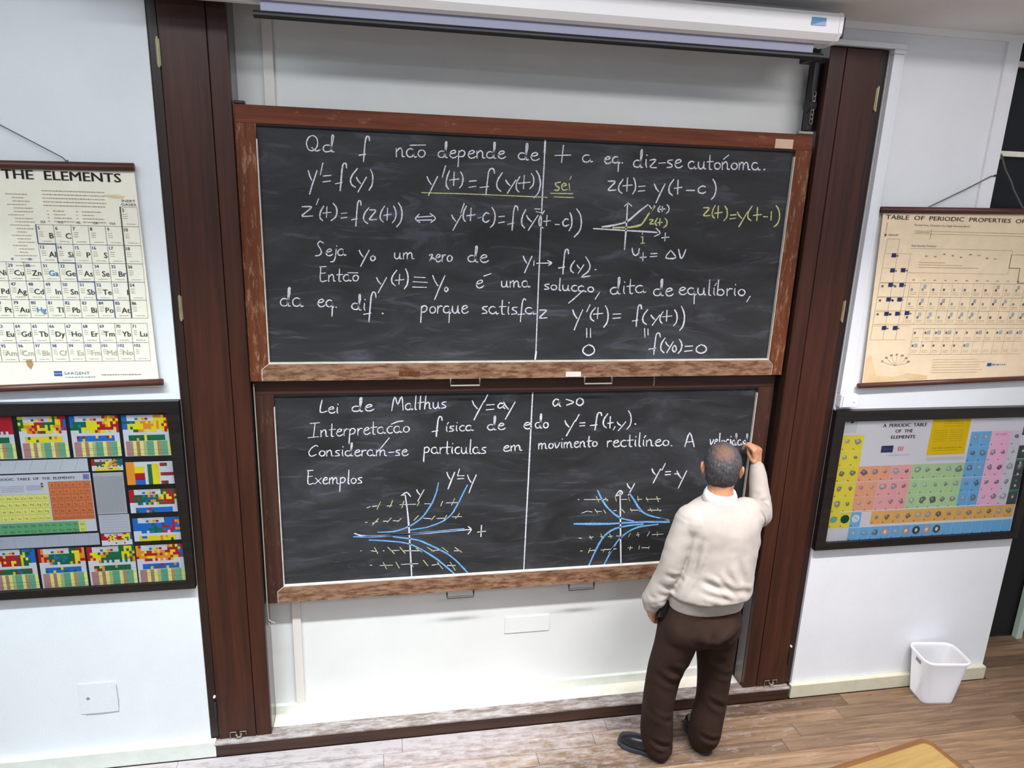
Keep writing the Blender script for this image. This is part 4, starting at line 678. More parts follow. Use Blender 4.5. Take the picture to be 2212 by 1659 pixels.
lab = bmesh.new(); box(lab, 1.735, -.2905, 3.488, 1.80, -.2895, 3.518); bmesh.ops.translate(lab, verts=lab.verts, vec=inv); obj('sticker', lab, plain('sticker_blue', (70, 140, 190), .4), t)['label'] = 'small blue sticker near the right end'
lab = bmesh.new(); prism_xz(lab, [(1.735, 3.488), (1.80, 3.488), (1.80, 3.506), (1.765, 3.498)], -.2912, -.2906); bmesh.ops.translate(lab, verts=lab.verts, vec=inv); obj('sticker', lab, plain('sticker_lilac', (170, 176, 226), .4), t)['label'] = 'lilac corner of the blue sticker'
bm = bmesh.new(); box(bm, -.415, -.2205, ZB-.034, 1.80, -.2175, ZB+.02); bmesh.ops.translate(bm, verts=bm.verts, vec=inv); obj('screen_fabric', bm, MAT['fabric'], t)
bm = bmesh.new(); tube(bm, [(-.44, -.219, ZB-.046), (1.845, -.219, ZB-.046)], .014, 12); bmesh.ops.translate(bm, verts=bm.verts, vec=inv); obj('weight_bar', bm, MAT['black'], t)
# ------------------------------------------------------------------ printing helper: flat print collected in one coloured mesh
FONT = {}
def textmesh(s, off=0):
    key = (s, off)
    if key not in FONT:
        c = bpy.data.curves.new('txt', 'FONT'); c.body = s; c.size = 1; c.resolution_u = 2; c.offset = off
        o = bpy.data.objects.new('txt', c); COL.objects.link(o)
        dg = bpy.context.evaluated_depsgraph_get(); me = o.evaluated_get(dg).to_mesh()
        vs = [(v.co.x, v.co.y) for v in me.vertices]; fs = [tuple(p.vertices) for p in me.polygons]
        o.evaluated_get(dg).to_mesh_clear(); bpy.data.objects.remove(o); bpy.data.curves.remove(c)
        xs = [v[0] for v in vs] or [0, 1]
        FONT[key] = (vs, fs, min(xs), max(xs))
    return FONT[key]
class Print:
    def __init__(s, y): s.v = []; s.f = []; s.c = []; s.y = y; s.layer = 0
    def poly(s, pts, col, lay=0):
        n = len(s.v); s.v += [(x, s.y-.0004*lay, z) for x, z in pts]; s.f.append(tuple(range(n, n+len(pts)))); s.c.append(srgb(*col))
    def rect(s, x0, z0, x1, z1, col, lay=1): s.poly([(x0, z0), (x1, z0), (x1, z1), (x0, z1)], col, lay)
    def line(s, x0, z0, x1, z1, w, col, lay=2):
        d = Vector((x1-x0, z1-z0)); 
        if d.length < 1e-6: return
        d.normalize(); nx, nz = -d.y*w/2, d.x*w/2
        s.poly([(x0+nx, z0+nz), (x1+nx, z1+nz), (x1-nx, z1-nz), (x0-nx, z0-nz)], col, lay)
    def text(s, t, x, z, h, col, fit=None, align='l', lay=3, bold=0):
        """cap height h, baseline z; fit = total width"""
        vs, fs, a, b = textmesh(t); k = h/.69; kx = fit/(b-a) if fit else k
        w = (b-a)*kx; ox = x if align == 'l' else (x-w if align == 'r' else x-w/2)
        for dx in ((0,) if not bold else (-bold*.5, 0, bold*.5)):
            n = len(s.v); s.v += [(ox+(p[0]-a)*kx+dx, s.y-.0004*lay-abs(dx)*.01-dx*.005, z+p[1]*k) for p in vs]
            for f in fs: s.f.append(tuple(i+n for i in f)); s.c.append(srgb(*col))
    def scribble(s, x0, z, x1, h, col, lay=2):
        x = x0
        while x < x1:
            w = random.uniform(.5, 2.2)*h*1.4; s.rect(x, z, min(x+w, x1), z+h, col, lay); x += w+h*.7
    def disc(s, x, z, rx, rz, col, lay=2, n=10, rot=0):
        s.poly([(x+rx*math.cos(2*math.pi*k/n+rot), z+rz*math.sin(2*math.pi*k/n)) for k in range(n)], col, lay)
    def build(s, name, mat, parent):
        me = bpy.data.meshes.new(name); me.from_pydata(s.v, [], s.f)
        at = me.color_attributes.new('Col', 'FLOAT_COLOR', 'CORNER')
        buf = []
        for f, c in zip(s.f, s.c): buf += list(c)*len(f)
        at.data.foreach_set('color', buf)
        o = link(name, me, mat, parent); inv = parent.matrix_world.inverted() if False else None
        o.location = -Vector(parent.location)
        return o
# ---------------- hanging chart left (THE ELEMENTS)
t = thing('wall_chart', 'cream element chart on brown rods hanging left of the casing, headed THE ELEMENTS', 'wall chart', (-1.6, -.03, 1.94)); inv = -Vector(t.location)
def PP(n, bm, m, sm=False):
    bmesh.ops.translate(bm, verts=bm.verts, vec=inv); return obj(n, bm, m, t, sm)
CX0, CX1 = -2.27, -.948
bm = bmesh.new(); prism_xz(bm, [(CX0, 1.93), (-.941, 1.93), (-.958, 2.835), (CX0, 2.835)], -.022, -.0205); PP('chart_sheet', bm, plain('aged_paper', (244, 238, 220), .75, var=.03))
PP('top_rod', tube(bmesh.new(), [(CX0-.02, -.027, 2.812), (-1.6, -.027, 2.824), (-.955, -.027, 2.836)], .0165, 12), MAT['rod'], True)
PP('bottom_rod', tube(bmesh.new(), [(CX0-.02, -.027, 1.912), (-.924, -.027, 1.953)], .0145, 12), MAT['rod'], True)
PP('cord', tube(bmesh.new(), [(-1.195, -.028, 2.846), (-1.21, -.026, 2.862), (-1.42, -.018, 2.974), (-1.62, -.012, 3.08), (-2.03, -.028, 2.84)], .0022, 5), MAT['cord'])
PP('cord_knot', tube(bmesh.new(), [(-1.19, -.03, 2.838), (-1.196, -.031, 2.852)], .006, 6), MAT['cord'])
PP('hook', tube(bmesh.new(), [(-1.62, 0, 3.083), (-1.62, -.02, 3.083)], .004, 6), MAT['darkmetal'])
p = Print(-.0226); ink = (62, 58, 56); blue = (88, 108, 176); pale = (176, 162, 138); gr = (120, 116, 124)
p.text('THE  ELEMENTS', -1.434, 2.776, .034, (40, 38, 40), fit=.425, bold=.0025)
w = .0633; xr = -.9595; rows = [2.681, 2.604, 2.529, 2.455, 2.380, 2.305, 2.230]
tab = {0: [(2, '')], 1: [(10, ''), (9, ''), (8, ''), (7, ''), (6, 'C'), (5, 'B')], 2: [(18, ''), (17, ''), (16, 'S'), (15, 'P'), (14, 'Si'), (13, 'Al')],
 3: list(zip(range(36, 18, -1), ['', 'Br', 'Se', 'As', 'Ge', 'Ga', 'Zn', 'Cu', 'Ni', 'Co', 'Fe', 'Mn', 'Cr', 'V', 'Ti', 'Sc', 'Ca', 'K'])),
 4: list(zip(range(54, 36, -1), ['', 'I', 'Te', 'Sb', 'Sn', 'In', 'Cd', 'Ag', 'Pd', 'Rh', 'Ru', 'Tc', 'Mo', 'Nb', 'Zr', 'Y', 'Sr', 'Rb'])),
 5: list(zip(range(86, 70, -1), ['', 'At', 'Po', 'Bi', 'Pb', 'Tl', 'Hg', 'Au', 'Pt', 'Ir', 'Os', 'Re', 'W', 'Ta', 'Hf', 'La']))}
for r, lst in tab.items():
    for i, (n, s) in enumerate(lst):
        x1 = xr-i*w; x0 = x1-w; z1 = rows[r]; z0 = rows[r+1]
        p.line(x0, z0, x0, z1, .0012, blue if i else ink); p.line(x0, z0, x1, z0, .0011, gr); p.line(x0, z1, x1, z1, .0011, gr); p.line(x1, z0, x1, z1, .001, gr)
        p.text(str(n), x0+.006, z1-.019, .0125, (76, 84, 150) if i else (70, 66, 72), bold=.0007)
        for q in range(3): p.scribble(x0+.008, z1-.030-q*.008, x0+.024, .0022, pale)
        p.scribble(x0+.016, z0+.009, x0+.052, .0022, pale)
        if s: p.text(s, x1-.004, z0+.022, .0215, (64, 130, 190) if s in ('Ga', 'Hg') else (66, 62, 60), align='r', bold=.0011)
p.line(xr-w, rows[6], xr-w, rows[0], .0042, (66, 66, 74), 4)
st = [(6, rows[1]), (6, rows[2]), (5, rows[2]), (5, rows[3]), (4, rows[3]), (4, rows[4]), (3, rows[4]), (3, rows[5]), (2, rows[5]), (2, rows[6])]
for a, c in zip(st, st[1:]): p.line(xr-a[0]*w, a[1], xr-c[0]*w, c[1], .0036, (70, 92, 140), 4)
for i, s in enumerate(['VIIA', 'VIA', 'VA', 'IVA', 'IIIA']): p.text(s, xr-(i+1.55)*w, rows[1]+.006, .0095, (110, 90, 150), align='c')
p.text('IIB', xr-6.6*w, rows[3]+.008, .009, (90, 80, 150), align='c'); p.text('IB', xr-7.6*w, rows[3]+.008, .009, (90, 80, 150), align='c')
p.text('INERT', -1.014, 2.700, .0095, ink, fit=.05); p.text('GASES', -1.018, 2.686, .0095, ink, fit=.056)
la = [['Lu', 'Yb', 'Tm', 'Er', 'Ho', 'Dy', 'Tb', 'Gd', 'Eu', 'Sm', 'Pm', 'Nd', 'Pr', 'Ce'], ['', 'No', 'Md', 'Fm', 'Es', 'Cf', 'Bk', 'Cm', 'Am', 'Pu', 'Np', 'U', 'Pa', 'Th']]
rz = [2.208, 2.126, 2.046]; w2 = .0632
for r in (0, 1):
    for i, s in enumerate(la[r]):
        x1 = -.966-i*w2; x0 = x1-w2; z1, z0 = rz[r], rz[r+1]
        p.line(x0, z0, x0, z1, .0012, (100, 120, 180)); p.line(x0, z0, x1, z0, .0011, gr); p.line(x0, z1, x1, z1, .0011, gr); p.line(x1, z0, x1, z1, .001, gr)
        p.text(str((71, 103)[r]-i), x0+.005, z1-.019, .0125, (84, 84, 160), bold=.0007)
        for q in range(3): p.scribble(x0+.008, z1-.032-q*.008, x0+.022, .0022, pale)
        p.scribble(x0+.014, z0+.009, x0+.052, .0022, pale)
        if s: p.text(s, x1-.004, z0+.026, .0215, (66, 62, 60) if r == 0 else (186, 180, 160), align='r', bold=.0011)
for i in range(5): p.scribble(-1.302, 2.733-i*.014, -1.075+.004*(i % 2), .0034, (176, 162, 142))
for cx in (-1.27, -1.165):
    for i in range(4): p.scribble(cx, 2.656-i*.0135, cx+random.uniform(.03, .09), .0034, (176, 162, 142)); p.scribble(cx-.022, 2.656-i*.0135, cx-.016, .0034, (176, 162, 142))
z = 2.717
for i in range(22):
    p.scribble(-1.41-.022*(i % 3 == 0), z, -1.385+random.uniform(.0, .05), .003, (180, 168, 152)); z -= .0132
p.poly([(-1.447, 2.052), (-1.424, 2.055), (-1.42, 2.035), (-1.432, 2.012), (-1.444, 2.03)], (190, 150, 100), 2)
p.rect(-1.347, 1.996, -1.316, 2.005, (60, 96, 176), 3); p.rect(-1.347, 1.984, -1.316, 1.993, (60, 96, 176), 3)
p.text('SARGENT', -1.308, 1.989, .012, (120, 130, 170), fit=.098); p.scribble(-1.305, 1.976, -1.19, .004, (160, 160, 170)); p.scribble(-1.165, 1.985, -1.01, .0035, (150, 130, 110))
p.poly([(-1.08, 2.724), (-1.06, 2.716), (-1.01, 2.712), (-1.0, 2.722), (-1.03, 2.728)], (228, 212, 170), 1)
p.build('printed_matter', MAT['printaged'], t)
# ---------------- hanging chart right
t = thing('wall_chart', 'cream chart of periodic properties on brown rods, right of the casing', 'wall chart', (3.0, -.03, 1.9)); inv = -Vector(t.location)
bm = bmesh.new(); prism_xz(bm, [(2.446, 1.895), (3.97, 1.895), (3.95, 2.78), (2.406, 2.765)], -.022, -.0205); PP('chart_sheet', bm, plain('aged_paper_warm', (238, 216, 182), .75, var=.05))
PP('top_rod', tube(bmesh.new(), [(2.388, -.027, 2.77), (3.98, -.027, 2.80)], .0155, 12), MAT['rod'], True)
PP('bottom_rod', tube(bmesh.new(), [(2.422, -.027, 1.886), (3.98, -.027, 1.93)], .0135, 12), MAT['rod'], True)
PP('cord', tube(bmesh.new(), [(2.642, -.028, 2.787), (2.66, -.026, 2.797), (2.83, -.022, 2.877), (2.97, -.02, 2.948), (2.998, -.02, 2.95)], .003, 5), MAT['cord'])
PP('cord', tube(bmesh.new(), [(3.018, -.004, 3.05), (3.05, -.008, 2.985), (3.09, -.015, 2.93), (3.115, -.02, 2.885), (3.19, -.028, 2.79)], .0048, 6), MAT['cord'])
PP('cord_knot', tube(bmesh.new(), [(2.64, -.03, 2.782), (2.65, -.031, 2.79)], .007, 6), MAT['cord'])
PP('hook', tube(bmesh.new(), [(2.99, -.015, 2.951), (2.99, -.026, 2.951)], .005, 6), MAT['darkmetal'])
p = Print(-.0226); ink = (104, 88, 74); pl = (186, 166, 136); g2 = (150, 134, 112)
p.text('TABLE  OF  PERIODIC  PROPERTIES  OF', 2.424, 2.727, .020, (70, 58, 54), fit=.792, bold=.0008)
p.text('Percent Ionic Character of a Single Chemical Bond', 2.588, 2.699, .009, (120, 108, 120), fit=.31); p.text('Sub-Atomic Particles', 2.592, 2.599, .009, (110, 98, 120), fit=.14)
for z in (2.675, 2.662): p.line(2.59, z, 3.35, z, .001, g2)
p.line(2.688, 2.685, 2.688, 2.636, .0016, ink); p.scribble(2.60, 2.667, 2.68, .004, pl)
p.line(2.59, 2.59, 3.18, 2.59, .001, g2); p.line(3.18, 2.59, 3.18, 2.47, .001, g2); p.line(2.595, 2.47, 3.18, 2.47, .001, pl)
for i in range(9): p.scribble(2.68+i*.05, 2.553+random.uniform(-.01, .01), 2.695+i*.05, .006, g2)
for i in range(3): p.scribble(2.65, 2.52-i*.012, 2.8+.1*i, .003, pl)
# left groups
for x in (2.452, 2.52): p.line(x, 2.563, x, 2.633, .0011, g2)
p.line(2.452, 2.633, 2.52, 2.633, .0011, g2); p.text('GROUP', 2.452, 2.648, .008, (70, 60, 60), fit=.055)
p.line(2.437, 2.655, 2.437, 2.71, .0016, (60, 56, 66)); p.poly([(2.430, 2.655), (2.444, 2.655), (2.437, 2.642)], (60, 56, 66), 2)
for z in (2.563, 2.49, 2.417, 2.345, 2.272, 2.2, 2.127): p.line(2.45, z, 2.60 if z > 2.2 else 2.66, z, .001, pl)
for x in (2.45, 2.522, 2.595): p.line(x, 2.127, x, 2.563, .0011, g2)
sq = [(2.49, 2.544), (2.497, 2.470), (2.556, 2.472), (2.5, 2.398), (2.562, 2.398), (2.503, 2.325), (2.565, 2.325), (2.505, 2.252), (2.567, 2.253), (2.621, 2.256), (2.505, 2.179), (2.568, 2.179)]
for x, z in sq: p.rect(x, z, x+.025, z+.02, (44, 54, 104), 3); p.scribble(x+.027, z+.004, x+.038, .007, (110, 104, 110))
for r, z1 in enumerate((2.42, 2.348, 2.278, 2.208)):
    p.line(2.455, z1, 3.35, z1, .0011, g2)
    if r == 3: break
    for c in range(15):
        x = 2.622+c*.0615
        p.line(x, z1, x, z1-.071, .0009, g2)
        p.scribble(x+.01, z1-.04, x+.022, .012, random.choice([(104, 98, 104), (150, 158, 172), (120, 112, 110)]))
        if random.random() < .45: p.rect(x+.018, z1-.028, x+.034, z1-.008, (172, 180, 192), 2)
        for q in range(2): p.scribble(x+.008, z1-.05-.009*q, x+.045, .002, pl)
    for q in range(2): p.scribble(2.462+.072*q, z1-.024, 2.474+.072*q, .010, (100, 96, 110))
for c in range(12): p.scribble(2.63+c*.0615, 2.432, 2.645+c*.0615, .004, (130, 110, 100))
for r, z1 in enumerate((2.186, 2.118, 2.049)):
    p.line(2.682, z1, 3.36, z1, .001, g2)
    if r == 2: break
    for c in range(11):
        x = 2.69+c*.0615; p.line(x, z1, x, z1-.068, .0009, g2)
        if not (r == 1 and c > 5):
            p.scribble(x+.006, z1-.028, x+.016, .012, (112, 104, 104))
            if random.random() < .7: p.rect(x+.02, z1-.03, x+.04, z1-.01, (176, 184, 196), 2)
        for q in range(2): p.scribble(x+.008, z1-.048-.009*q, x+.04, .002, pl)
for a, c in zip([(3.178, 2.569), (3.18, 2.501), (3.245, 2.501), (3.25, 2.426), (3.31, 2.426)], [(3.18, 2.501), (3.245, 2.501), (3.25, 2.426), (3.31, 2.426), (3.31, 2.35)]): p.line(*a, *c, .0028, (110, 96, 90), 4)
p.line(3.178, 2.569, 3.4, 2.569, .0015, g2)
p.rect(3.172, 1.983, 3.198, 2.0, (52, 80, 150), 3); p.scribble(3.20, 1.987, 3.29, .008, (130, 140, 170))
for i in range(6): p.scribble(2.84, 2.02-i*.014, 3.1+random.random()*.1, .003, (214, 192, 150))
for a in range(7):
    an = math.pi*(.1+a*.13); p.line(2.62, 1.99, 2.62+.075*math.cos(an), 1.99+.05*math.sin(an), .0011, (150, 138, 120)); p.scribble(2.61+.08*math.cos(an), 1.99+.055*math.sin(an), 2.625+.08*math.cos(an), .009, (140, 132, 124))
p.poly([(2.452, 1.90), (2.83, 1.90), (2.82, 1.935), (2.7, 1.95), (2.62, 1.93), (2.52, 1.94), (2.47, 2.05), (2.448, 2.03)], (230, 204, 162), 1)
p.build('printed_matter', MAT['printaged'], t)
# ---------------- framed poster left
def framed(label, x0, x1, z0, z1, fw, loc, skip=None):
    t = thing('framed_poster', label, 'poster', loc); inv = -Vector(loc)
    def Q(n, bm, m): bmesh.ops.translate(bm, verts=bm.verts, vec=inv); return obj(n, bm, m, t)
    yf = -.036
    Q('top_rail', prism_xz(bmesh.new(), [(x0, z1), (x1, z1), (x1-fw, z1-fw), (x0+fw, z1-fw)], yf, -.001), MAT['frameblack'])
    Q('bottom_rail', prism_xz(bmesh.new(), [(x0, z0), (x1, z0), (x1-fw*.7, z0+fw*.72), (x0+fw, z0+fw*.72)], yf, -.001), MAT['frameblack'])
    Q('left_stile', prism_xz(bmesh.new(), [(x0, z0), (x0+fw, z0+fw*.72), (x0+fw, z1-fw), (x0, z1)], yf, -.001), MAT['frameblack'])
    Q('right_stile', prism_xz(bmesh.new(), [(x1, z0), (x1-fw*.7, z0+fw*.72), (x1-fw, z1-fw), (x1, z1)], yf, -.001), MAT['frameblack'])
    Q('backing_board', B(x0+.01, -.016, z0+.01, x1-.01, -.001, z1-.01), MAT['black'])
    Q('glass', B(x0+fw*.6, -.0235, z0+fw*.6, x1-fw*.6, -.0215, z1-fw*.8), MAT['glass'])
    return t
t = framed('black framed poster of many small coloured periodic tables, left of the casing', -2.62, -.868, .957, 1.868, .052, (-1.74, -.02, .957))
p = Print(-.0168); wht = (226, 228, 238); CR_ = (176, 30, 44); CG = (28, 110, 70); CY = (240, 222, 40); CO = (236, 150, 50); CB_ = (36, 108, 196)
def stripes(x0, z0, x1, z1):
    cols = [(190, 140, 140), (190, 140, 140), (238, 238, 140), (184, 134, 110), (238, 238, 150), (190, 200, 130), (108, 172, 140), (108, 172, 140), (238, 238, 140), (196, 150, 110), (120, 180, 146), (120, 180, 146), (240, 244, 150)]
    n = len(cols); wd = (x1-x0)/n
    for i, c in enumerate(cols): p.rect(x0+i*wd, z0, x0+(i+1)*wd, z1, c, 2)
    for k in range(3): 
        zz = random.uniform(z0, z1); p.line(x0, zz, x1, zz+random.uniform(-.02, .02), .0008, (80, 90, 90), 3)
def mosaic(x0, z0, x1, z1, pal, band, full=False, seed=0):
    rnd = random.Random(seed)
    p.rect(x0, z0, x1, z1, wht, 1)
    W_, H_ = x1-x0, z1-z0
    zb = z0+H_*.38 if not full else z0+.0
    if not full: stripes(x0+W_*.04, z0+H_*.01, x1, zb-.002)
    hh = z1-zb; nx, nz = 18, 9; cw, ch = W_/nx, hh/nz
    for r in range(nz):
        for c in range(nx):
            top = (r < 2 and 1 < c < 12)
            if top: continue
            if r in (6,): continue
            if r == 5 and (c < 3 or rnd.random() < .3): continue
            if r > 6:
                if c < 2 or c > 15: continue
                col = band if rnd.random() < .8 else rnd.choice(pal)
            else:
                k = min(len(pal)-1, int((c/nx*.9+r/nz*.1+rnd.uniform(-.12, .12))*len(pal))); col = pal[max(0, k)]
            p.rect(x0+c*cw, z1-(r+1)*ch, x0+(c+1)*cw, z1-r*ch, col, 2)
    p.scribble(x0+W_*.2, z1-.006, x1-W_*.2, .002, (150, 150, 150))
    for i, c in enumerate((CB_, CY, CO, CR_)): p.rect(x0+W_*(.28+.07*i), z1-ch*1.7, x0+W_*(.34+.07*i), z1-ch*.9, c, 3)
mosaic(-1.711, 1.618, -1.537, 1.807, [CB_, CR_, CR_, CR_], CG, seed=1)
mosaic(-1.516, 1.618, -1.331, 1.806, [CG, CY, CO, CR_, CY, CG, CY, CO, CR_, CB_], CY, seed=2)
mosaic(-1.316, 1.617, -1.124, 1.804, [CB_, CG, CG, CY, CY, CY, CR_, CO, CY, CR_, CR_], CB_, seed=3)
mosaic(-1.110, 1.614, -.919, 1.803, [CB_, CG, CY, CY, CO, CO, CY, CY, CR_, CR_], CG, seed=4)
mosaic(-1.706, .996, -1.527, 1.192, [CG, CY, CR_, CR_, CY, CG, CB_, CB_], CG, seed=5)
mosaic(-1.515, .994, -1.326, 1.188, [CR_, CO, CG, CB_, CG, CG, CY, CR_, CO], CB_, seed=6)
mosaic(-1.316, .990, -1.118, 1.185, [CR_, CY, CO, CG, CG, CG, CY, CG, CO], CG, seed=7)
mosaic(-1.112, .987, -.911, 1.181, [CO, CR_, CY, CR_, CO, CR_, CY, CR_, CB_], CB_, seed=8)
mosaic(-1.114, 1.343, -.916, 1.455, [CR_, CG, CG, CB_, CO, CG, CY, CR_, CG, CY], CB_, True, 9)
mosaic(-1.112, 1.203, -.913, 1.317, [CB_, CB_, CB_, CG, CB_, CR_, CB_, CO], CY, True, 10)
mosaic(-1.251, 1.551, -1.125, 1.605, [CR_, CG, CY, CO, CG, CB_], CY, True, 11); mosaic(-1.249, 1.190, -1.122, 1.248, [CR_, CY, CR_, CY, CB_], wht, True, 12)
x0, z0, x1, z1 = -1.114, 1.479, -.915, 1.587; p.rect(x0, z0, x1, z1, wht)
p.rect(x0, z0, x0+.034, z1, CO, 2); p.rect(x0+.034, z0+.055, x0+.075, z1-.022, CY, 2); p.rect(x0+.034, z0+.022, x0+.075, z0+.055, CR_, 2); p.rect(x0+.034, z0, x0+.075, z0+.022, CB_, 2)
p.rect(x0+.088, z0, x0+.106, z1-.012, CG, 2); p.rect(x0+.106, z0, x0+.135, z1-.012, CY, 2)
for q in (.0, .04, .085): p.rect(x0+.14, z0+q, x0+.17, z0+q+.016, CR_, 2); p.rect(x0+.155, z0+q, x0+.165, z0+q+.016, CG, 3)
p.rect(x0+.17, z0+.04, x1, z0+.056, CR_, 2)
p.rect(-2.4, 1.551, -1.265, 1.611, (206, 212, 222)); p.rect(-1.251, 1.344, -1.128, 1.542, (190, 194, 200)); p.rect(-1.25, 1.251, -1.123, 1.341, (196, 200, 212)); p.rect(-2.4, 1.197, -1.257, 1.255, (184, 190, 206))
for i in range(34): x = -1.247+i*.0034; p.line(x, 1.35, x, 1.525, .0011, (150, 152, 158) if i % 3 else (120, 122, 128), 2)
for i in range(6): p.line(-1.24, 1.33-i*.013, -1.13, 1.33-i*.013, .001, (150, 154, 165), 2)
for i in range(14): x = -1.3-i*.06; p.line(x, 1.2, x, 1.25, .001, (150, 154, 170), 2); p.line(x, 1.61, x-.02, 1.56, .001, (130, 136, 146), 2)
p.rect(-2.4, 1.265, -1.261, 1.545, (212, 216, 226)); p.text('PERIODIC  TABLE  OF  THE  ELEMENTS', -1.325, 1.519, .0115, (40, 42, 60), align='r', fit=.318, bold=.0006)
p.rect(-1.291, 1.513, -1.266, 1.539, (140, 130, 196), 2); p.text('Pe', -1.286, 1.52, .01, (80, 70, 150))
pw = .0277; ph = .0302
sy = [['B', 'C', 'N', 'O', 'F', 'Ne'], ['Al', 'Si', 'P', 'S', 'Cl', 'Ar'], ['Ga', 'Ge', 'As', 'Se', 'Br', 'Kr'], ['In', 'Sn', 'Sb', 'Te', 'I', 'Xe'], ['Tl', 'Pb', 'Bi', 'Po', 'At', 'Rn'], ['Uut', 'Uuq', 'Uup', 'Uuh', 'Uus', 'Uuo']]
p.rect(-1.433, 1.325, -1.264, 1.508, (196, 108, 66), 2)
for r in range(6):
    for c in range(6): x = -1.432+c*.0281; z = 1.508-(r+1)*.0305; p.rect(x+.002, z+.003, x+.026, z+.028, (214, 124, 78), 3); p.text(sy[r][c], x+.014, z+.008, .0105 if r < 5 else .008, (90, 60, 40), align='c', lay=4)
p.rect(-2.0, 1.325, -1.438, 1.452, (224, 224, 116), 2)
sy = [['Zn', 'Cu', 'Ni', 'Co', 'Fe', 'Mn', 'Cr', 'V'], ['Cd', 'Ag', 'Pd', 'Rh', 'Ru', 'Tc', 'Mo', 'Nb'], ['Hg', 'Au', 'Pt', 'Ir', 'Os', 'Re', 'W', 'Ta'], ['Uub', 'Uuu', 'Uun', 'Mt', 'Hs', 'Bh', 'Sg', 'Db']]
for r in range(4):
    for c in range(8): x = -1.466-c*.0281; z = 1.452-(r+1)*.0315; p.rect(x+.002, z+.003, x+.026, z+.028, (238, 238, 132), 3); p.text(sy[r][c], x+.014, z+.009, .0105 if r < 3 else .008, (96, 96, 60), align='c', lay=4)
p.rect(-2.0, 1.265, -1.305, 1.318, (104, 176, 122), 2); p.rect(-1.333, 1.265, -1.305, 1.318, (224, 230, 120), 3)
for r, row in enumerate([['Lu', 'Yb', 'Tm', 'Er', 'Ho', 'Dy', 'Tb', 'Gd', 'Eu', 'Sm', 'Pm', 'Nd'], ['Lr', 'No', 'Md', 'Fm', 'Es', 'Cf', 'Bk', 'Cm', 'Am', 'Pu', 'Np', 'U']]):
    for c, s in enumerate(row): p.text(s, -1.319-c*.0281, 1.298-r*.026, .0105, (50, 80, 60), align='c', lay=4)
for i in range(4): p.scribble(-1.62, 1.49-i*.008, -1.53, .003, (150, 154, 170))
p.rect(-1.52, 1.47, -1.455, 1.495, (190, 192, 216), 2)
for i, c in enumerate((CR_, CG, CY)): p.rect(-1.462, 1.496-i*.012, -1.453, 1.504-i*.012, c, 3)
p.build('printed_sheet', MAT['print'], t)
# ---------------- framed poster right
t = framed('black framed periodic table with pictures of elements, under the right chart', 2.318, 3.612, .954, 1.753, .058, (2.96, -.02, .954))
p = Print(-.0168); p.rect(2.372, .968, 3.572, 1.702, (226, 222, 228))
x0c = 2.385; cw = .0655; ch = .0898; zt = 1.613
def cell(c, z1, col, pic=True, hh=ch, x=None):
    x = x0c+c*cw if x is None else x
    p.rect(x, z1-hh, x+cw-.001, z1-.001, col, 2)
    if pic:
        g = random.randint(70, 150); cc = (min(255, int(g*.9+col[0]*.2)), min(255, int(g*.9+col[1]*.2)), min(255, int(g*.95+col[2]*.2)))
        rr = random.uniform(.012, .022); pts = []
        a0 = random.random()*6
        for k in range(9): a = a0+k*.698; q = rr*random.uniform(.6, 1.15); pts.append((x+cw*.52+q*1.1*math.cos(a), z1-.036+q*math.sin(a)))
        p.poly(pts, cc, 3); q = random.uniform(.3, .6); p.poly([(x+cw*.52+(a-(x+cw*.52))*q-.003, z1-.032+(b_-(z1-.036))*q) for a, b_ in pts], tuple(min(255, v+45) for v in cc), 4)
    p.rect(x+.008, z1-hh+.008, x+.016, z1-hh+.014, tuple(int(v*.55) for v in col), 3)
YL_ = (230, 212, 66); OR_ = (236, 166, 130); PK = (238, 168, 168); GN = (180, 214, 156); BL = (114, 178, 224); RP = (246, 188, 214); OB = (230, 176, 98); WT = (214, 212, 218); DK = (74, 82, 80)
for r in range(6):
    for c in range(2): cell(c, zt-r*ch, YL_)
p.disc(x0c+.03, zt-5.42*ch, .022, .02, (110, 168, 140), 5); p.disc(x0c+cw+.032, zt-5.42*ch, .027, .026, (20, 60, 44), 5)
p.rect(2.388, 1.624, 2.463, 1.697, (206, 208, 210), 2); p.text('H', 2.40, 1.68, .011, (40, 40, 44)); p.rect(2.42, 1.68, 2.44, 1.69, (50, 50, 54), 3)
for r in range(3):
    z = zt-(2+r)*ch
    for c in range(2, 7): cell(c, z, OR_ if c < 4 else PK if (c > 4 or r) else OR_)
    for c in range(7, 12): cell(c, z, GN)
for r in range(5):
    z = zt-r*ch
    for c in (12, 13): cell(c, z, BL)
    for c in (14, 15): cell(c, z, RP, not (r == 0))
    cell(16, z, WT); cell(17, z+.06*(r == 0), DK)
for r in range(6): p.disc(3.53, 1.56-r*.07, .007, .007, (220, 214, 206), 5)
p.rect(3.5, 1.598, 3.54, 1.612, (200, 90, 40), 4); p.rect(3.5, 1.44, 3.56, 1.444, (190, 220, 210), 4); p.rect(3.5, 1.24, 3.57, 1.25, (40, 140, 90), 4)
p.text('16 GAS', 3.33, 1.588, .011, (190, 40, 90), fit=.07)
cell(0, zt-6*ch, WT, False); cell(1, zt-6*ch, WT, False, x=x0c+cw)
cell(2, zt-5*ch, BL, False); p.disc(x0c+2.5*cw, zt-5.42*ch, .024, .024, (214, 226, 236), 4); p.line(x0c+2.35*cw, zt-5.3*ch, x0c+2.7*cw, zt-5.5*ch, .004, BL, 5)
for c in range(14): cell(0, 1.163-.0*c, OB, True, .078, x=2.642+c*cw)
for c in range(16): cell(0, 1.071, BL, c < 9, .084, x=2.517+c*cw)
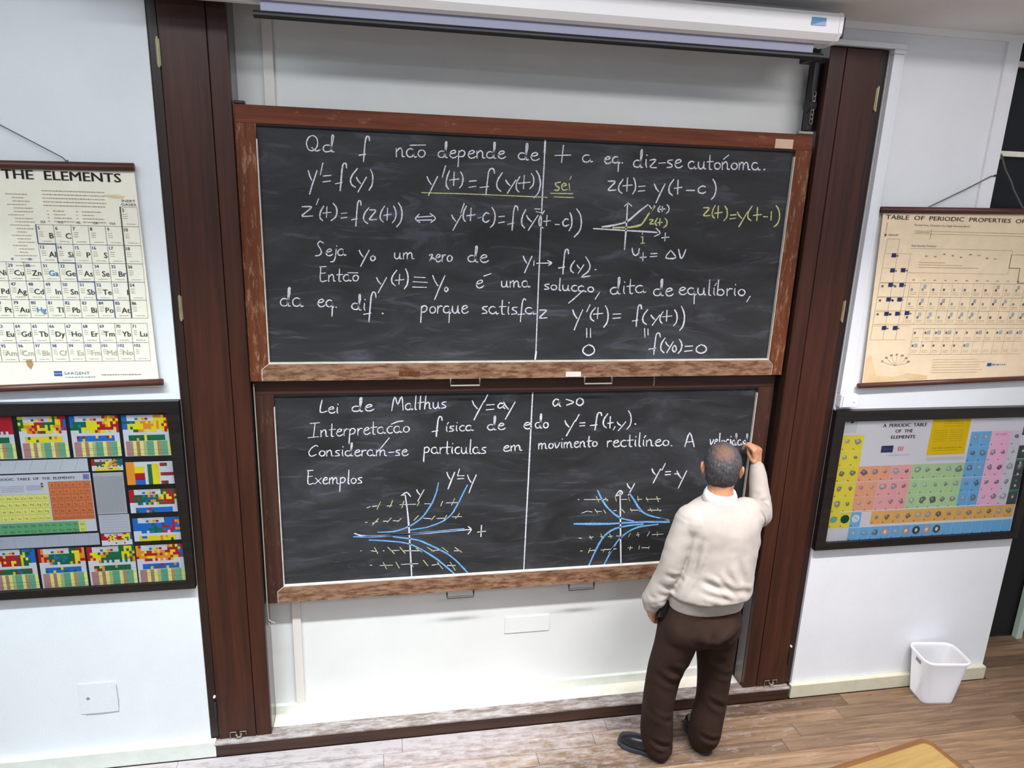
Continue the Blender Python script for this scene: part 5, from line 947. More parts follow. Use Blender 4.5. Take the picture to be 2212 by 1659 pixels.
for c, cc in ((6, (70, 74, 76)), (7, (200, 160, 150)), (8, (84, 92, 90)), (3, (196, 160, 160)), (5, (180, 150, 140))): 
    x = 2.517+(c+.5)*cw; p.disc(x, 1.036, .024, .025, cc, 5, 16); p.disc(x, 1.036, .009, .012, (230, 226, 216), 6)
p.rect(2.385, 1.334, 3.44, 1.3345, wht, 5); p.rect(2.385, 1.3425, 3.44, 1.3455, (238, 226, 220), 5); p.rect(2.45, 1.168, 3.4, 1.173, (240, 238, 240), 5)
p.text('A  PERIODIC  TABLE', 2.75, 1.652, .019, (50, 40, 40), align='c', fit=.265, bold=.002); p.text('OF  THE', 2.75, 1.619, .019, (50, 40, 40), align='c', fit=.105, bold=.002); p.text('ELEMENTS', 2.75, 1.585, .019, (50, 40, 40), align='c', fit=.145, bold=.002)
p.rect(2.914, 1.484, 3.152, 1.7, (228, 190, 16), 2)
for i in range(3): p.scribble(2.985, 1.675-i*.014, 3.105, .005, (190, 160, 20), 3)
for q in (2.935, 3.035):
    for i in range(6): p.scribble(q, 1.622-i*.012, q+.085, .004, (192, 160, 20), 3)
p.scribble(2.94, 1.52, 3.13, .006, (170, 140, 30), 3); p.scribble(2.94, 1.508, 3.1, .004, (180, 150, 30), 3)
p.rect(2.630, 1.508, 2.702, 1.547, (48, 52, 88), 3); p.scribble(2.64, 1.525, 2.69, .004, (90, 94, 130), 4)
for i in range(3): p.rect(2.732+i*.012, 1.514, 2.74+i*.012, 1.54, (222, 120, 120), 3)
p.scribble(2.67, 1.488, 2.81, .005, (190, 186, 200), 3); p.rect(2.92, 1.462, 3.16, 1.468, (226, 190, 196), 3); p.rect(2.92, 1.452, 3.16, 1.458, (180, 206, 224), 3)
p.build('printed_sheet', MAT['print'], t)
# ------------------------------------------------------------------ duct, box, plates
t = thing('cable_duct', 'white cable duct running down the wall right of the right casing', 'duct', (2.354, 0, 1.84)); inv = -Vector(t.location)
def Q(n, bm, m, sm=False): bmesh.ops.translate(bm, verts=bm.verts, vec=inv); return obj(n, bm, m, t, sm)
Q('duct', B(2.324, -.03, 1.845, 2.366, -.0005, 3.46, bev=.003), MAT['duct']); Q('duct_edge', B(2.3665, -.022, 1.845, 2.384, -.0005, 3.46, bev=.002), MAT['white'])
Q('top_duct', B(1.92, -.03, 3.4805, 2.384, -.0005, 3.503, bev=.003), MAT['duct']); Q('corner_piece', B(2.322, -.032, 3.461, 2.386, -.0005, 3.48, bev=.003), MAT['white'])
t = thing('junction_box', 'small white junction box at the foot of the cable duct, above the right poster', 'junction box', (2.37, 0, 1.768)); inv = -Vector(t.location)
Q('body', B(2.324, -.045, 1.772, 2.424, -.0005, 1.844, bev=.008), MAT['white']); Q('cover', B(2.332, -.052, 1.779, 2.38, -.0455, 1.838, bev=.003), MAT['duct']); Q('screw', tube(bmesh.new(), [(2.40, -.049, 1.808), (2.40, -.0455, 1.808)], .005), MAT['ledge'])
tag(obj('wall_bead', B(2.322, -.008, .09, 2.330, -.0005, 1.765, bev=.001), MAT['duct']), 'thin white bead on the wall along the right casing, below the junction box', 'bead')
t = thing('blank_plate', 'painted-over square wall plate low on the left wall, cracked round its edge', 'wall plate', (-1.355, 0, .30)); inv = -Vector(t.location)
Q('plate', B(-1.44, -.003, .30, -1.272, -.0003, .468, bev=.001), MAT['wall'])
Q('plate_crack', tube(bmesh.new(), [(-1.42, -.0032, .299), (-1.35, -.0034, .298), (-1.274, -.0032, .302), (-1.270, -.0032, .36), (-1.272, -.0032, .45)], .0012, 5), plain('crack_grey', (150, 160, 170), .9))
Q('chipped_hole', tube(bmesh.new(), [(-1.402, -.0045, .385), (-1.402, -.002, .385)], [.007, .010], 7), plain('chip_grey', (150, 140, 150), .9))
t = thing('cover_plate', 'painted-over rectangular cover plate on the wall under the lower chalkboard', 'wall plate', (.77, AY-.004, .45)); inv = -Vector(t.location)
Q('plate', B(.646, AY-.009, .449, .895, AY-.0042, .547, bev=.0015), MAT['alcove'])
# ------------------------------------------------------------------ waste bin
t = thing('waste_bin', 'white plastic waste bin standing on the floor against the right wall', 'waste bin', (3.168, -.122, 0), R(-8))
def rrect(w, d, r, z, n=4, cx=0, cy=0):
    o = []
    for sx, sy, a0 in ((1, 1, 0), (-1, 1, 90), (-1, -1, 180), (1, -1, 270)):
        for k in range(n+1):
            a = R(a0+90*k/n); o.append((cx+sx*(w/2-r)+r*math.cos(a), cy+sy*(d/2-r)+r*math.sin(a), z))
    return o
def loftrings(bm, rings, closed_end=True, closed_start=True):
    V = [[bm.verts.new(p) for p in r] for r in rings]; n = len(V[0])
    for a, c in zip(V, V[1:]):
        for k in range(n): bm.faces.new((a[k], a[(k+1) % n], c[(k+1) % n], c[k]))
    if closed_start: bm.faces.new(V[0][::-1])
    if closed_end: bm.faces.new(V[-1])
    return bm
H = .295
rg = [rrect(.185, .145, .03, .0), rrect(.19, .15, .03, .006), rrect(.255, .195, .045, H-.02, cy=-.005), rrect(.268, .205, .048, H-.016, cy=-.005), rrect(.272, .209, .05, H, cy=-.005), rrect(.262, .198, .046, H+.002, cy=-.005), rrect(.25, .188, .044, H-.012, cy=-.005), rrect(.182, .142, .028, .012)]
obj('bin_body', loftrings(bmesh.new(), rg), MAT['basket'], t, True)
obj('grip_hole', B(-.128, -.035, H-.055, -.124, .01, H-.035, bev=.0015), MAT['metal'], t)
# ------------------------------------------------------------------ desk corner in the foreground
t = thing('desk', 'yellow-brown wooden desk, only its corner in the lower right foreground', 'desk', (2.112, -1.170, 0), R(10.5))
def rr2(x0, y0, x1, y1, r, z):
    return rrect(x1-x0, y1-y0, r, z, 5, (x0+x1)/2, (y0+y1)/2)
obj('desk_edge', loftrings(bmesh.new(), [rr2(-1.5, -.72, 0, 0, .035, .728), rr2(-1.503, -.723, .003, .003, .038, .735), rr2(-1.503, -.723, .003, .003, .038, .752), rr2(-1.49, -.71, -.01, -.01, .03, .757)]), MAT['deskedge'], t)
obj('desk_top', loftrings(bmesh.new(), [rr2(-1.475, -.695, -.026, -.024, .03, .7572), rr2(-1.475, -.695, -.026, -.024, .03, .7585)]), MAT['desk'], t)
for x in (-.06, -1.44):
    for y in (-.06, -.66): obj('leg', B(x-.022, y-.022, 0, x+.022, y+.022, .728, bev=.004), MAT['deskedge'], t)
for y in (-.06, -.66): obj('apron', B(-1.418, y-.01, .65, -.082, y+.01, .728), MAT['deskedge'], t)
# ------------------------------------------------------------------ person
SKIN = (206, 150, 112)
def skinmat():
    m, nt, b = newmat('skin'); v = coords(nt); f = noise_node(nt, 22, 4, .6, v)
    nt.links.new(ramp(nt, f, [(.3, srgb(168, 112, 84)), (.7, srgb(206, 150, 114))]), b.inputs['Base Color'])
    b.inputs['Roughness'].default_value = .5; b.inputs['Subsurface Weight'].default_value = .08; return m
def clothmat(name, a, c, sc, bs, rough=.9, sheen=.15):
    m, nt, b = newmat(name); v = coords(nt); f = noise_node(nt, sc, 5, .6, v)
    nt.links.new(ramp(nt, f, [(.3, srgb(*a)), (.7, srgb(*c))]), b.inputs['Base Color'])
    b.inputs['Roughness'].default_value = rough; b.inputs['Specular IOR Level'].default_value = .2
    b.inputs['Sheen Weight'].default_value = sheen
    bump(nt, b, noise_node(nt, bs, 2, .6, v), .35, .002); return m
MAT['skin'] = skinmat()
MAT['sweater'] = clothmat('pale_grey_knit', (166, 157, 150), (184, 174, 165), 6, 420)
MAT['shirt'] = clothmat('white_shirt', (230, 232, 240), (240, 240, 246), 6, 300)
MAT['trousers'] = clothmat('brown_wool', (42, 29, 23), (58, 41, 33), 7, 300, sheen=0)
def hairmat():
    m, nt, b = newmat('grey_hair')
    g = nt.nodes.new('ShaderNodeTexCoord').outputs['Object']
    v = coords(nt, (60, 60, 22)); f = noise_node(nt, 2.2, 5, .7, v, .6)
    c = ramp(nt, f, [(.3, srgb(44, 42, 42)), (.55, srgb(74, 72, 74)), (.78, srgb(124, 122, 126))])
    # thinning crown
    d = nt.nodes.new('ShaderNodeVectorMath'); d.operation = 'DISTANCE'; nt.links.new(g, d.inputs[0]); d.inputs[1].default_value = (1.530, -.372, 1.680)
    n2 = noise_node(nt, 45, 4, .7, coords(nt)); ad = nt.nodes.new('ShaderNodeMath'); ad.operation = 'MULTIPLY_ADD'; nt.links.new(n2, ad.inputs[0]); ad.inputs[1].default_value = .045; nt.links.new(d.outputs['Value'], ad.inputs[2])
    msk = ramp(nt, ad.outputs[0], [(.040, (.75, .75, .75)), (.085, (0, 0, 0))])
    c = mix(nt, msk, c, srgb(120, 84, 70))
    nt.links.new(c, b.inputs['Base Color']); b.inputs['Roughness'].default_value = .65; b.inputs['Specular IOR Level'].default_value = .3
    bump(nt, b, f, .7, .004); return m
MAT['hair'] = hairmat()
def blob(bm, c, r, rot=None, seg=20):
    t_ = bmesh.new(); bmesh.ops.create_uvsphere(t_, u_segments=seg, v_segments=seg//2, radius=1)
    mt = Matrix.Translation(c) @ (rot.to_matrix().to_4x4() if rot else Matrix()) @ Matrix.Diagonal((*r, 1))
    bmesh.ops.transform(t_, matrix=mt, verts=t_.verts)
    me = bpy.data.meshes.new('t'); t_.to_mesh(me); t_.free(); bm.from_mesh(me); bpy.data.meshes.remove(me)
def limb(bm, pts, rs, n=16):
    """smooth tapered limb with rounded ends"""
    P = [Vector(p) for p in pts]; Q_, S_ = [], []
    q = [P[0]]+P+[P[-1]]; rr = [rs[0]]+list(rs)+[rs[-1]]
    rr = [(a, a) if not isinstance(a, tuple) else a for a in rr]
    for i in range(1, len(q)-2):
        for k in range(5):
            t_ = k/5
            f = lambda a, b_, c, d: .5*((2*b_)+(c-a)*t_+(2*a-5*b_+4*c-d)*t_*t_+(3*b_-a-3*c+d)*t_**3)
            Q_.append(Vector([f(q[i-1][j], q[i][j], q[i+1][j], q[i+2][j]) for j in range(3)])); S_.append(tuple(max(.001, f(rr[i-1][j], rr[i][j], rr[i+1][j], rr[i+2][j])) for j in range(2)))
    Q_.append(P[-1]); S_.append(rr[-1])
    tube(bm, Q_, S_, n)
    for e in (0, -1): blob(bm, Q_[e], (S_[e][0]*.98,)*3, None, 14)
def stack(bm, rows, n=40, sq=2.4):
    """horizontal superellipse rings: (cx,cy,z,rx,ry[,tilt])"""
    rings = []
    # interpolate rows
    rows = [list(r)+[0]*(6-len(r)) for r in rows]; out = []
    q = [rows[0]]+rows+[rows[-1]]
    for i in range(1, len(q)-2):
        for k in range(5):
            t_ = k/5; out.append([.5*((2*q[i][j])+(q[i+1][j]-q[i-1][j])*t_+(2*q[i-1][j]-5*q[i][j]+4*q[i+1][j]-q[i+2][j])*t_*t_+(3*q[i][j]-q[i-1][j]-3*q[i+1][j]+q[i+2][j])*t_**3) for j in range(6)])
    out.append(rows[-1])
    for cx, cy, z, rx, ry, tl in out:
        rg_ = []
        for k in range(n):
            a = 2*math.pi*k/n; c, s = math.cos(a), math.sin(a)
            x = rx*math.copysign(abs(c)**(2/sq), c); y = ry*math.copysign(abs(s)**(2/sq), s)
            rg_.append((cx+x, cy+y, z+tl*x))
        rings.append(rg_)
    return loftrings(bm, rings)
def fuse(name, bm, voxel, smooth_it, mat, parent, disp=None):
    bmesh.ops.recalc_face_normals(bm, faces=bm.faces)
    me = bpy.data.meshes.new(name); bm.to_mesh(me); bm.free()
    o = bpy.data.objects.new(name, me); COL.objects.link(o)
    r = o.modifiers.new('r', 'REMESH'); r.mode = 'VOXEL'; r.voxel_size = voxel; r.use_smooth_shade = True
    s = o.modifiers.new('s', 'SMOOTH'); s.iterations = smooth_it; s.factor = .5
    dg = bpy.context.evaluated_depsgraph_get(); ev = o.evaluated_get(dg); m2 = bpy.data.meshes.new_from_object(ev)
    bpy.data.objects.remove(o); bpy.data.meshes.remove(me); m2.name = name
    if disp:
        nn = [v.normal.copy() for v in m2.vertices]
        for v, n in zip(m2.vertices, nn):
            v.co += n*disp(v.co)
    m2.materials.clear(); m2.shade_smooth()
    o = link(name, m2, mat, parent)
    if parent: o.location = -Vector(parent.location)
    return o
def creases(lst):
    L_ = [(Vector(a), Vector(b_), w_, d_) for a, b_, w_, d_ in lst]
    def f(co):
        s = 0
        for a, b_, w_, d_ in L_:
            ab = b_-a; t_ = max(0, min(1, (co-a).dot(ab)/ab.length_squared)); q = (co-(a+ab*t_)).length
            if q < 3*w_: e = math.exp(-(q/w_)**2)*math.sin(math.pi*(.12+.76*t_)); s += d_*e - d_*.45*math.exp(-((q-1.9*w_)/w_)**2)*math.sin(math.pi*t_)
        return s
    return f
per = thing('person', 'person seen from behind in a pale sweater and dark trousers, writing on the lower chalkboard', 'person', (1.52, -.33, 0))
HC = Vector((1.560, -.318, 1.592))
# --- body: one continuous surface (head, neck, arms, hands, legs)
bm = bmesh.new()
HROT = Matrix.Translation(HC) @ Matrix.Rotation(R(-26), 4, 'Z') @ Matrix.Rotation(R(-4), 4, 'X') @ Matrix.Translation(-HC)
blob(bm, HC+Vector((0, 0, .012)), (.0755, .094, .096)); blob(bm, HC+Vector((0, .03, -.05)), (.058, .062, .068))       # skull, jaw
blob(bm, HC+Vector((0, .082, -.056)), (.024, .014, .006)); blob(bm, HC+Vector((0, .080, -.066)), (.020, .013, .006)); blob(bm, HC+Vector((0, .070, -.092)), (.022, .018, .018)); blob(bm, HC+Vector((0, .055, -.055)), (.042, .034, .045))      # lips, chin, muzzle
limb(bm, [HC+Vector((0, .086, .012)), HC+Vector((0, .099, -.012)), HC+Vector((0, .100, -.026))], [.007, .009, .011], 10)                                   # nose
for s in (-1, 1):
    blob(bm, HC+Vector((s*.031, .080, .014)), (.019, .009, .005)); blob(bm, HC+Vector((s*.031, .0735, .0045)), (.0165, .0125, .0075)); blob(bm, HC+Vector((s*.031, .0735, -.0135)), (.0155, .0115, .006)); blob(bm, HC+Vector((s*.040, .050, -.034)), (.026, .028, .032)); blob(bm, HC+Vector((s*.010, .093, -.028)), (.007, .008, .006))  # brow, cheek
    e = bmesh.new(); blob(e, Vector((s*.084, -.006, -.018)), (.011, .018, .032), Quaternion((1, 0, 0), R(-12))); blob(e, Vector((s*.092, -.016, -.008)), (.007, .015, .022))
    bmesh.ops.translate(e, verts=e.verts, vec=HC); me = bpy.data.meshes.new('t'); e.to_mesh(me); e.free(); bm.from_mesh(me); bpy.data.meshes.remove(me)
bmesh.ops.transform(bm, matrix=HROT, verts=bm.verts)
limb(bm, [(1.545, -.352, 1.40), (1.548, -.345, 1.47), HC+Vector((0, -.022, -.06))], [(.066, .062), (.057, .057), (.056, .056)])
stack(bm, [(1.505, -.355, .80, .15, .105), (1.52, -.355, .92, .145, .10), (1.545, -.35, 1.1, .15, .11), (1.55, -.35, 1.28, .165, .115), (1.55, -.35, 1.37, .13, .085), (1.547, -.35, 1.42, .07, .065)], 30)
LS, LE, LW = Vector((1.392, -.365, 1.345)), Vector((1.326, -.378, 1.125)), Vector((1.268, -.335, .895))
RS, RE, RW = Vector((1.712, -.335, 1.358)), Vector((1.882, -.165, 1.262)), Vector((1.921, -.018, 1.452))
limb(bm, [LS, (LS+LE)/2, LE, LE.lerp(LW, .4), LW], [.05, .046, .038, .037, .027]); limb(bm, [RS, (RS+RE)/2, RE, RE.lerp(RW, .4), RW], [.05, .046, .038, .038, .028])
# left hand: relaxed, fingers pointing down and slightly curled
def hand(bm, wrist, d, pn, tv, curl, scale=1, thumb=None):
    """d: wrist to knuckles, pn: palm normal (fingers curl towards it), tv: towards the thumb side"""
    d = d.normalized(); pn = (pn-d*pn.dot(d)).normalized(); tv = (tv-d*tv.dot(d)-pn*tv.dot(pn)).normalized()
    L_ = .092*scale
    for k in range(4):
        o_ = (1.5-k)*.0185*scale; kn = wrist+d*L_*(1-.06*abs(k-1))+tv*o_
        limb(bm, [wrist+tv*o_*.5+d*.01, wrist.lerp(kn, .55)+tv*o_*.12, kn], [(.0145*scale,)*2, (.0135*scale,)*2, (.0112*scale,)*2], 10)
        ln = (.040, .045, .042, .033)[k]*scale; p_ = kn; th = 0; pts = [kn-d*.012, kn]; rs = [.0106*scale, .0106*scale]
        for j, (seg, ang) in enumerate(((1, curl[0]), (.66, curl[1]), (.52, curl[2]))):
            th += R(ang+4*k); p_ = p_+(d*math.cos(th)+pn*math.sin(th))*ln*seg
            pts.append(p_.copy()); rs.append((.0096, .0088, .0076)[j]*scale)
        limb(bm, pts, rs, 10)
    b0 = wrist+d*.022*scale+tv*.022*scale
    if thumb is None: thumb = [(.032, .024, .012), (.058, .030, .026), (.080, .026, .034)]
    limb(bm, [b0]+[wrist+d*a*scale+tv*c*scale+pn*e*scale for a, c, e in thumb], [.0165*scale, .0125*scale, .0108*scale, .0085*scale], 10)
hand(bm, LW+Vector((.006, .002, -.018)), Vector((.10, .38, -.9)), Vector((1, .1, .1)), Vector((0, .9, .4)), (30, 38, 26), .92)
# right hand: closed round a chalk stick that meets the board
hand(bm, RW+Vector((-.001, .004, .012)), Vector((-.12, .10, .98)), Vector((-.35, .93, .0)), Vector((-.93, -.35, 0)), (58, 50, 36), .95, thumb=[(.036, .026, .016), (.064, .024, .036), (.086, .004, .052)])
# legs and feet inside the clothes
LK, LA = Vector((1.372, -.325, .48)), Vector((1.378, -.318, .09)); RK, RA = Vector((1.628, -.325, .48)), Vector((1.632, -.30, .09))
limb(bm, [(1.425, -.35, .80), (1.40, -.345, .66), LK, (1.362, -.335, .33), LA], [.082, .075, .052, .052, .036]); limb(bm, [(1.60, -.35, .80), (1.615, -.345, .66), RK, (1.632, -.335, .33), RA], [.082, .075, .052, .052, .036])
limb(bm, [LA+Vector((.01, -.01, -.03)), LA+Vector((-.06, .04, -.047)), LA+Vector((-.11, .075, -.056))], [.026, .022, .016]); limb(bm, [RA+Vector((.0, -.02, -.03)), RA+Vector((.003, .07, -.047)), RA+Vector((.005, .13, -.056))], [.026, .022, .016])
body = fuse('body', bm, .0042, 3, MAT['skin'], per)
for s in (-1, 1):
    bm = bmesh.new(); blob(bm, HC+Vector((s*.031, .0735, -.004)), (.0115, .0115, .0095), None, 14); bmesh.ops.transform(bm, matrix=HROT, verts=bm.verts); bmesh.ops.translate(bm, verts=bm.verts, vec=-Vector(per.location)); e = obj('eye', bm, plain('eye_white', (226, 222, 216), .3), per, True)
    bm = bmesh.new(); blob(bm, HC+Vector((s*.031, .0825, -.004)), (.0048, .0032, .0048), None, 12); bmesh.ops.transform(bm, matrix=HROT, verts=bm.verts); bmesh.ops.translate(bm, verts=bm.verts, vec=-Vector(per.location)); obj('iris', bm, plain('iris_brown', (52, 34, 24), .3), e, True)
bm = bmesh.new(); limb(bm, [HC+Vector((-.022, .089, -.059)), HC+Vector((0, .0985, -.0575)), HC+Vector((.022, .089, -.059))], [(.003, .004), (.0055, .005), (.003, .004)], 10); limb(bm, [HC+Vector((-.019, .088, -.066)), HC+Vector((0, .0965, -.067)), HC+Vector((.019, .088, -.066))], [(.003, .004), (.006, .005), (.003, .004)], 10)
bmesh.ops.transform(bm, matrix=HROT, verts=bm.verts); bmesh.ops.translate(bm, verts=bm.verts, vec=-Vector(per.location)); obj('lips', bm, plain('lip_skin', (156, 92, 80), .45), per, True)
for s in (-1, 1):
    bm = bmesh.new(); limb(bm, [HC+Vector((s*.014, .0885, .019)), HC+Vector((s*.032, .088, .024)), HC+Vector((s*.050, .077, .018))], [(.003, .004), (.0032, .0045), (.002, .003)], 8)
    bmesh.ops.transform(bm, matrix=HROT, verts=bm.verts); bmesh.ops.translate(bm, verts=bm.verts, vec=-Vector(per.location)); obj('eyebrow', bm, MAT['hair'], per, True)
# --- hair: shell over back and sides, hairline high on the forehead
bm = bmesh.new()
t_ = bmesh.new(); bmesh.ops.create_uvsphere(t_, u_segments=64, v_segments=56, radius=1)
for v in list(t_.verts):
    x, y, z = v.co
    line = -.93 if y < -.25 else (-.93+(y+.25)*1.55)                        # low at the nape, rising past the ears
    if y > .15: line = -.31+(y-.15)*2.0
    if abs(x) > .8 and -.35 < y < .2: line = max(line, -.02)
    line += .05*noise.noise(v.co*6)
    if z < line: v.tag = True
bmesh.ops.delete(t_, geom=[v for v in t_.verts if v.tag], context='VERTS')
for v in t_.verts:
    n = v.co.normalized(); c_ = Vector((v.co.x*.0865, v.co.y*.1055-.002, v.co.z*.1035+.008))
    if v.co.z < -.25 and v.co.y < .1:
        q_ = min(1, (-.25-v.co.z)/.6); c_ += Vector((v.co.x*.012*q_, -.004*q_, -.012*q_))
    c_ += n*(.0032*noise.noise(v.co*7)+.0018*noise.noise(v.co*22)); v.co = HROT @ (HC+c_)
me = bpy.data.meshes.new('hair'); t_.to_mesh(me); t_.free(); me.shade_smooth()
hair = link('hair', me, MAT['hair'], per); hair.location = -Vector(per.location)
md = hair.modifiers.new('thick', 'SOLIDIFY'); md.thickness = .010; md.offset = -1
# --- sweater
bm = bmesh.new()
stack(bm, [(1.522, -.368, .905, .182, .128, .0), (1.523, -.368, .955, .188, .136), (1.528, -.368, .972, .189, .138), (1.532, -.37, .99, .205, .158), (1.545, -.37, 1.05, .196, .152), (1.556, -.366, 1.14, .186, .142), (1.562, -.36, 1.23, .190, .136),
    (1.560, -.357, 1.31, .198, .130), (1.556, -.354, 1.365, .185, .112), (1.551, -.352, 1.405, .135, .092), (1.549, -.352, 1.435, .086, .076), (1.548, -.352, 1.45, .070, .068)])
limb(bm, [LS+Vector((.012, 0, -.006)), (LS+LE)/2+Vector((0, 0, 0)), LE, LE.lerp(LW, .45), LE.lerp(LW, .8), LW+Vector((0, 0, .03)), LW+Vector((-.001, 0, -.002))], [(.072, .072), (.062, .062), (.055, .055), (.054, .053), (.058, .056), (.052, .05), (.043, .041)], 24)
limb(bm, [RS+Vector((-.02, -.005, -.006)), (RS+RE)/2+Vector((0, 0, -.004)), RE, RE.lerp(RW, .42), RE.lerp(RW, .78), RW+Vector((-.001, -.004, -.006))], [(.078, .076), (.070, .070), (.060, .058), (.052, .050), (.046, .045), (.040, .039)], 24)
blob(bm, (1.425, -.36, 1.33), (.085, .095, .085)); blob(bm, (1.685, -.35, 1.335), (.09, .095, .09))
cr = creases([((1.34, -.52, .975), (1.55, -.55, .966), .010, -.007), ((1.55, -.55, .966), (1.72, -.50, .975), .010, -.007),
    ((1.43, -.50, 1.10), (1.56, -.52, 1.045), .016, -.012), ((1.50, -.52, 1.12), (1.60, -.52, 1.02), .013, -.010), ((1.44, -.50, 1.05), (1.58, -.53, 1.00), .014, -.009),
    ((1.60, -.50, 1.20), (1.65, -.50, 1.02), .016, -.009), ((1.54, -.50, 1.16), (1.57, -.51, 1.07), .014, -.008), ((1.66, -.46, 1.28), (1.69, -.46, 1.08), .018, -.008),
    ((1.432, -.45, 1.29), (1.405, -.45, 1.10), .013, -.020), ((1.405, -.45, 1.13), (1.372, -.44, .97), .012, -.014), ((1.72, -.42, 1.30), (1.76, -.36, 1.20), .02, -.012),
    ((1.28, -.42, 1.10), (1.38, -.43, 1.07), .013, -.006), ((1.27, -.40, 1.04), (1.36, -.42, 1.0), .013, -.006), ((1.24, -.38, .965), (1.32, -.39, .94), .011, -.009), ((1.25, -.39, .93), (1.31, -.38, .96), .010, -.007),
    ((1.74, -.41, 1.40), (1.80, -.30, 1.26), .015, -.009), ((1.80, -.34, 1.36), (1.85, -.24, 1.24), .014, -.008), ((1.82, -.22, 1.33), (1.92, -.14, 1.32), .013, -.010), ((1.85, -.15, 1.35), (1.95, -.11, 1.345), .012, -.006),
    ((1.42, -.45, 1.02), (1.50, -.52, .99), .012, -.008), ((1.58, -.53, 1.06), (1.70, -.47, 1.01), .015, -.008)])
sw = fuse('sweater', bm, .0058, 4, MAT['sweater'], per, lambda c: cr(c)+.0035*noise.noise(c*9)+.0022*noise.noise(c*Vector((14, 14, 22))))
# ribbed collar of the sweater and white shirt collar
def neckring(z, rx, ry, k=.02): return [(1.549+rx*math.cos(a), -.352+ry*math.sin(a), z+k*math.sin(a)*-1) for a in [2*math.pi*i/28 for i in range(28)]]
bm = loftrings(bmesh.new(), [neckring(1.425, .083, .076, -.012), neckring(1.436, .086, .079, -.012), neckring(1.452, .079, .074, -.012), neckring(1.456, .073, .068, -.012), neckring(1.44, .068, .064, -.012)], False, False)
bmesh.ops.translate(bm, verts=bm.verts, vec=-Vector(per.location)); obj('neckband', bm, MAT['sweater'], per, True)
bm = loftrings(bmesh.new(), [neckring(1.44, .077, .072, -.012), neckring(1.462, .078, .073, -.010), neckring(1.482, .069, .066, -.008), neckring(1.486, .064, .062, -.008), neckring(1.45, .061, .060, -.01)], False, False)
bmesh.ops.translate(bm, verts=bm.verts, vec=-Vector(per.location)); obj('shirt_collar', bm, MAT['shirt'], per, True)
# --- trousers
bm = bmesh.new()
stack(bm, [(1.522, -.36, .945, .168, .118), (1.518, -.362, .88, .184, .136), (1.512, -.368, .81, .200, .150), (1.508, -.366, .75, .200, .138), (1.508, -.358, .715, .18, .11), (1.508, -.35, .69, .15, .07)])
limb(bm, [(1.412, -.362, .76), (1.396, -.358, .66), (1.370, -.345, .53), (1.357, -.34, .42), (1.352, -.338, .30), (1.358, -.335, .18), (1.370, -.335, .10), (1.378, -.340, .062)], [(.108, .108), (.104, .1), (.088, .088), (.083, .083), (.079, .08), (.080, .082), (.078, .08), (.076, .066)], 28)
limb(bm, [(1.605, -.362, .76), (1.618, -.355, .66), (1.634, -.345, .53), (1.640, -.34, .42), (1.642, -.335, .30), (1.634, -.33, .18), (1.630, -.325, .10), (1.632, -.315, .062)], [(.106, .108), (.1, .1), (.088, .088), (.082, .082), (.078, .08), (.083, .085), (.082, .085), (.078, .08)], 28)
ct = creases([((1.33, -.45, .60), (1.46, -.42, .545), .020, -.009), ((1.29, -.40, .55), (1.43, -.43, .49), .018, -.007), ((1.50, -.5, .71), (1.66, -.48, .80), .024, -.014), ((1.42, -.5, .78), (1.56, -.5, .70), .022, -.008), ((1.54, -.46, .66), (1.62, -.45, .60), .022, -.008),
    ((1.28, -.38, .33), (1.42, -.41, .25), .015, -.006), ((1.57, -.42, .38), (1.70, -.41, .30), .016, -.006), ((1.30, -.40, .16), (1.43, -.42, .10), .014, -.009), ((1.56, -.40, .15), (1.70, -.41, .11), .014, -.008), ((1.60, -.42, .55), (1.70, -.41, .50), .015, -.006), ((1.515, -.52, .84), (1.508, -.5, .70), .016, -.007)])
fuse('trousers', bm, .0062, 14, MAT['trousers'], per, lambda c: ct(c)+.003*noise.noise(c*8))
# belt pouch at the left hip
bm = B(-.02, -.035, -.055, .02, .035, .055, bev=.01); bmesh.ops.transform(bm, matrix=Matrix.Translation(Vector((1.318, -.345, .895))-Vector(per.location)) @ Matrix.Rotation(R(8), 4, 'Y'), verts=bm.verts); obj('belt_pouch', bm, MAT['black'], per)
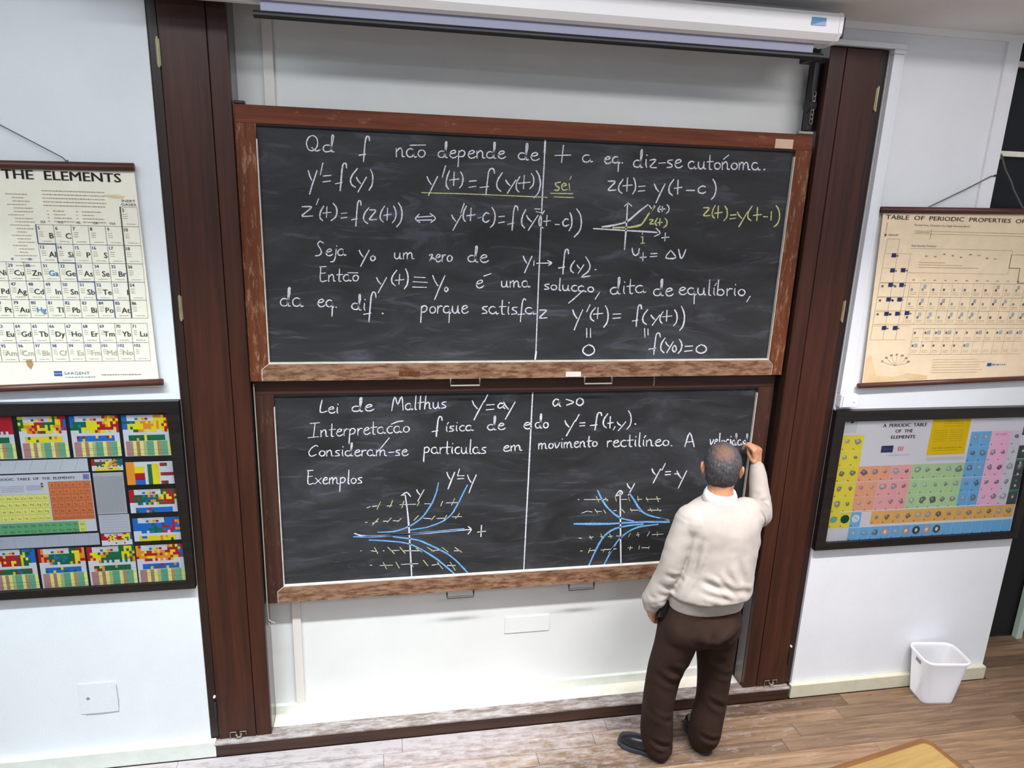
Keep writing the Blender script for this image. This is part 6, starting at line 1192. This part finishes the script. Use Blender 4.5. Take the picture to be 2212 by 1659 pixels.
# --- shoes
MAT['shoe'] = plain('black_leather', (26, 25, 30), .22, spec=.7)
MAT['sole'] = plain('shoe_sole', (52, 54, 66), .5)
def shoe(heel, toe):
    h = Vector((*heel, 0)); d = Vector((*toe, 0))-h; L_ = d.length; d.normalize(); s = d.cross(Vector((0, 0, 1)))
    def rg_(sc, z, dz=0):
        out = []
        for (a, w_) in ((0, .012), (.03, .030), (.10, .036), (.28, .033), (.5, .036), (.7, .045), (.86, .042), (.96, .026), (1, .006)): out.append((a, w_))
        pts = [h+d*a*L_+s*w_*sc for a, w_ in out]+[h+d*a*L_-s*w_*sc for a, w_ in out[::-1]]
        return [(p_.x, p_.y, z) for p_ in pts]
    b1 = loftrings(bmesh.new(), [rg_(1.0, .001), rg_(1.04, .006), rg_(1.04, .020), rg_(.98, .024)])
    bmesh.ops.translate(b1, verts=b1.verts, vec=-Vector(per.location))
    b2 = bmesh.new(); P3 = lambda a, o_, z: h+d*a*L_+s*o_+Vector((0, 0, z))
    limb(b2, [P3(.13, 0, .055), P3(.3, 0, .055), P3(.55, 0, .042), P3(.78, 0, .034), P3(.88, 0, .032)], [(.034, .034), (.034, .034), (.034, .034), (.036, .036), (.029, .029)], 18)
    limb(b2, [P3(.15, 0, .05), P3(.19, 0, .095)], [.038, .038], 18); limb(b2, [P3(.3, 0, .06), P3(.48, 0, .052), P3(.7, 0, .042), P3(.86, 0, .036)], [.037, .038, .040, .034], 18)
    # squash below the sole line
    for v in b2.verts: v.co.z = max(v.co.z, .021)
    u = fuse('shoe', b2, .0045, 3, MAT['shoe'], per)
    so = obj('sole', b1, MAT['sole'], u); so.location = Vector(per.location)
    lc = bmesh.new()
    for a in (.42, .5, .58): tube(lc, [P3(a, -.02, .070-.05*(a-.42)), P3(a+.01, 0, .080-.05*(a-.42)), P3(a, .02, .070-.05*(a-.42))], .002, 5)
    obj('laces', lc, MAT['black'], u)
    return u
shoe((1.418, -.372), (1.205, -.212)); shoe((1.636, -.372), (1.640, -.120))
ck = obj('chalk_stick', tube(bmesh.new(), [(1.880, .022, 1.535), (1.886, .0835, 1.548)], .0045, 10), MAT['chw'])
tag(ck, 'small white chalk stick held in the raised right hand, touching the lower chalkboard', 'chalk')
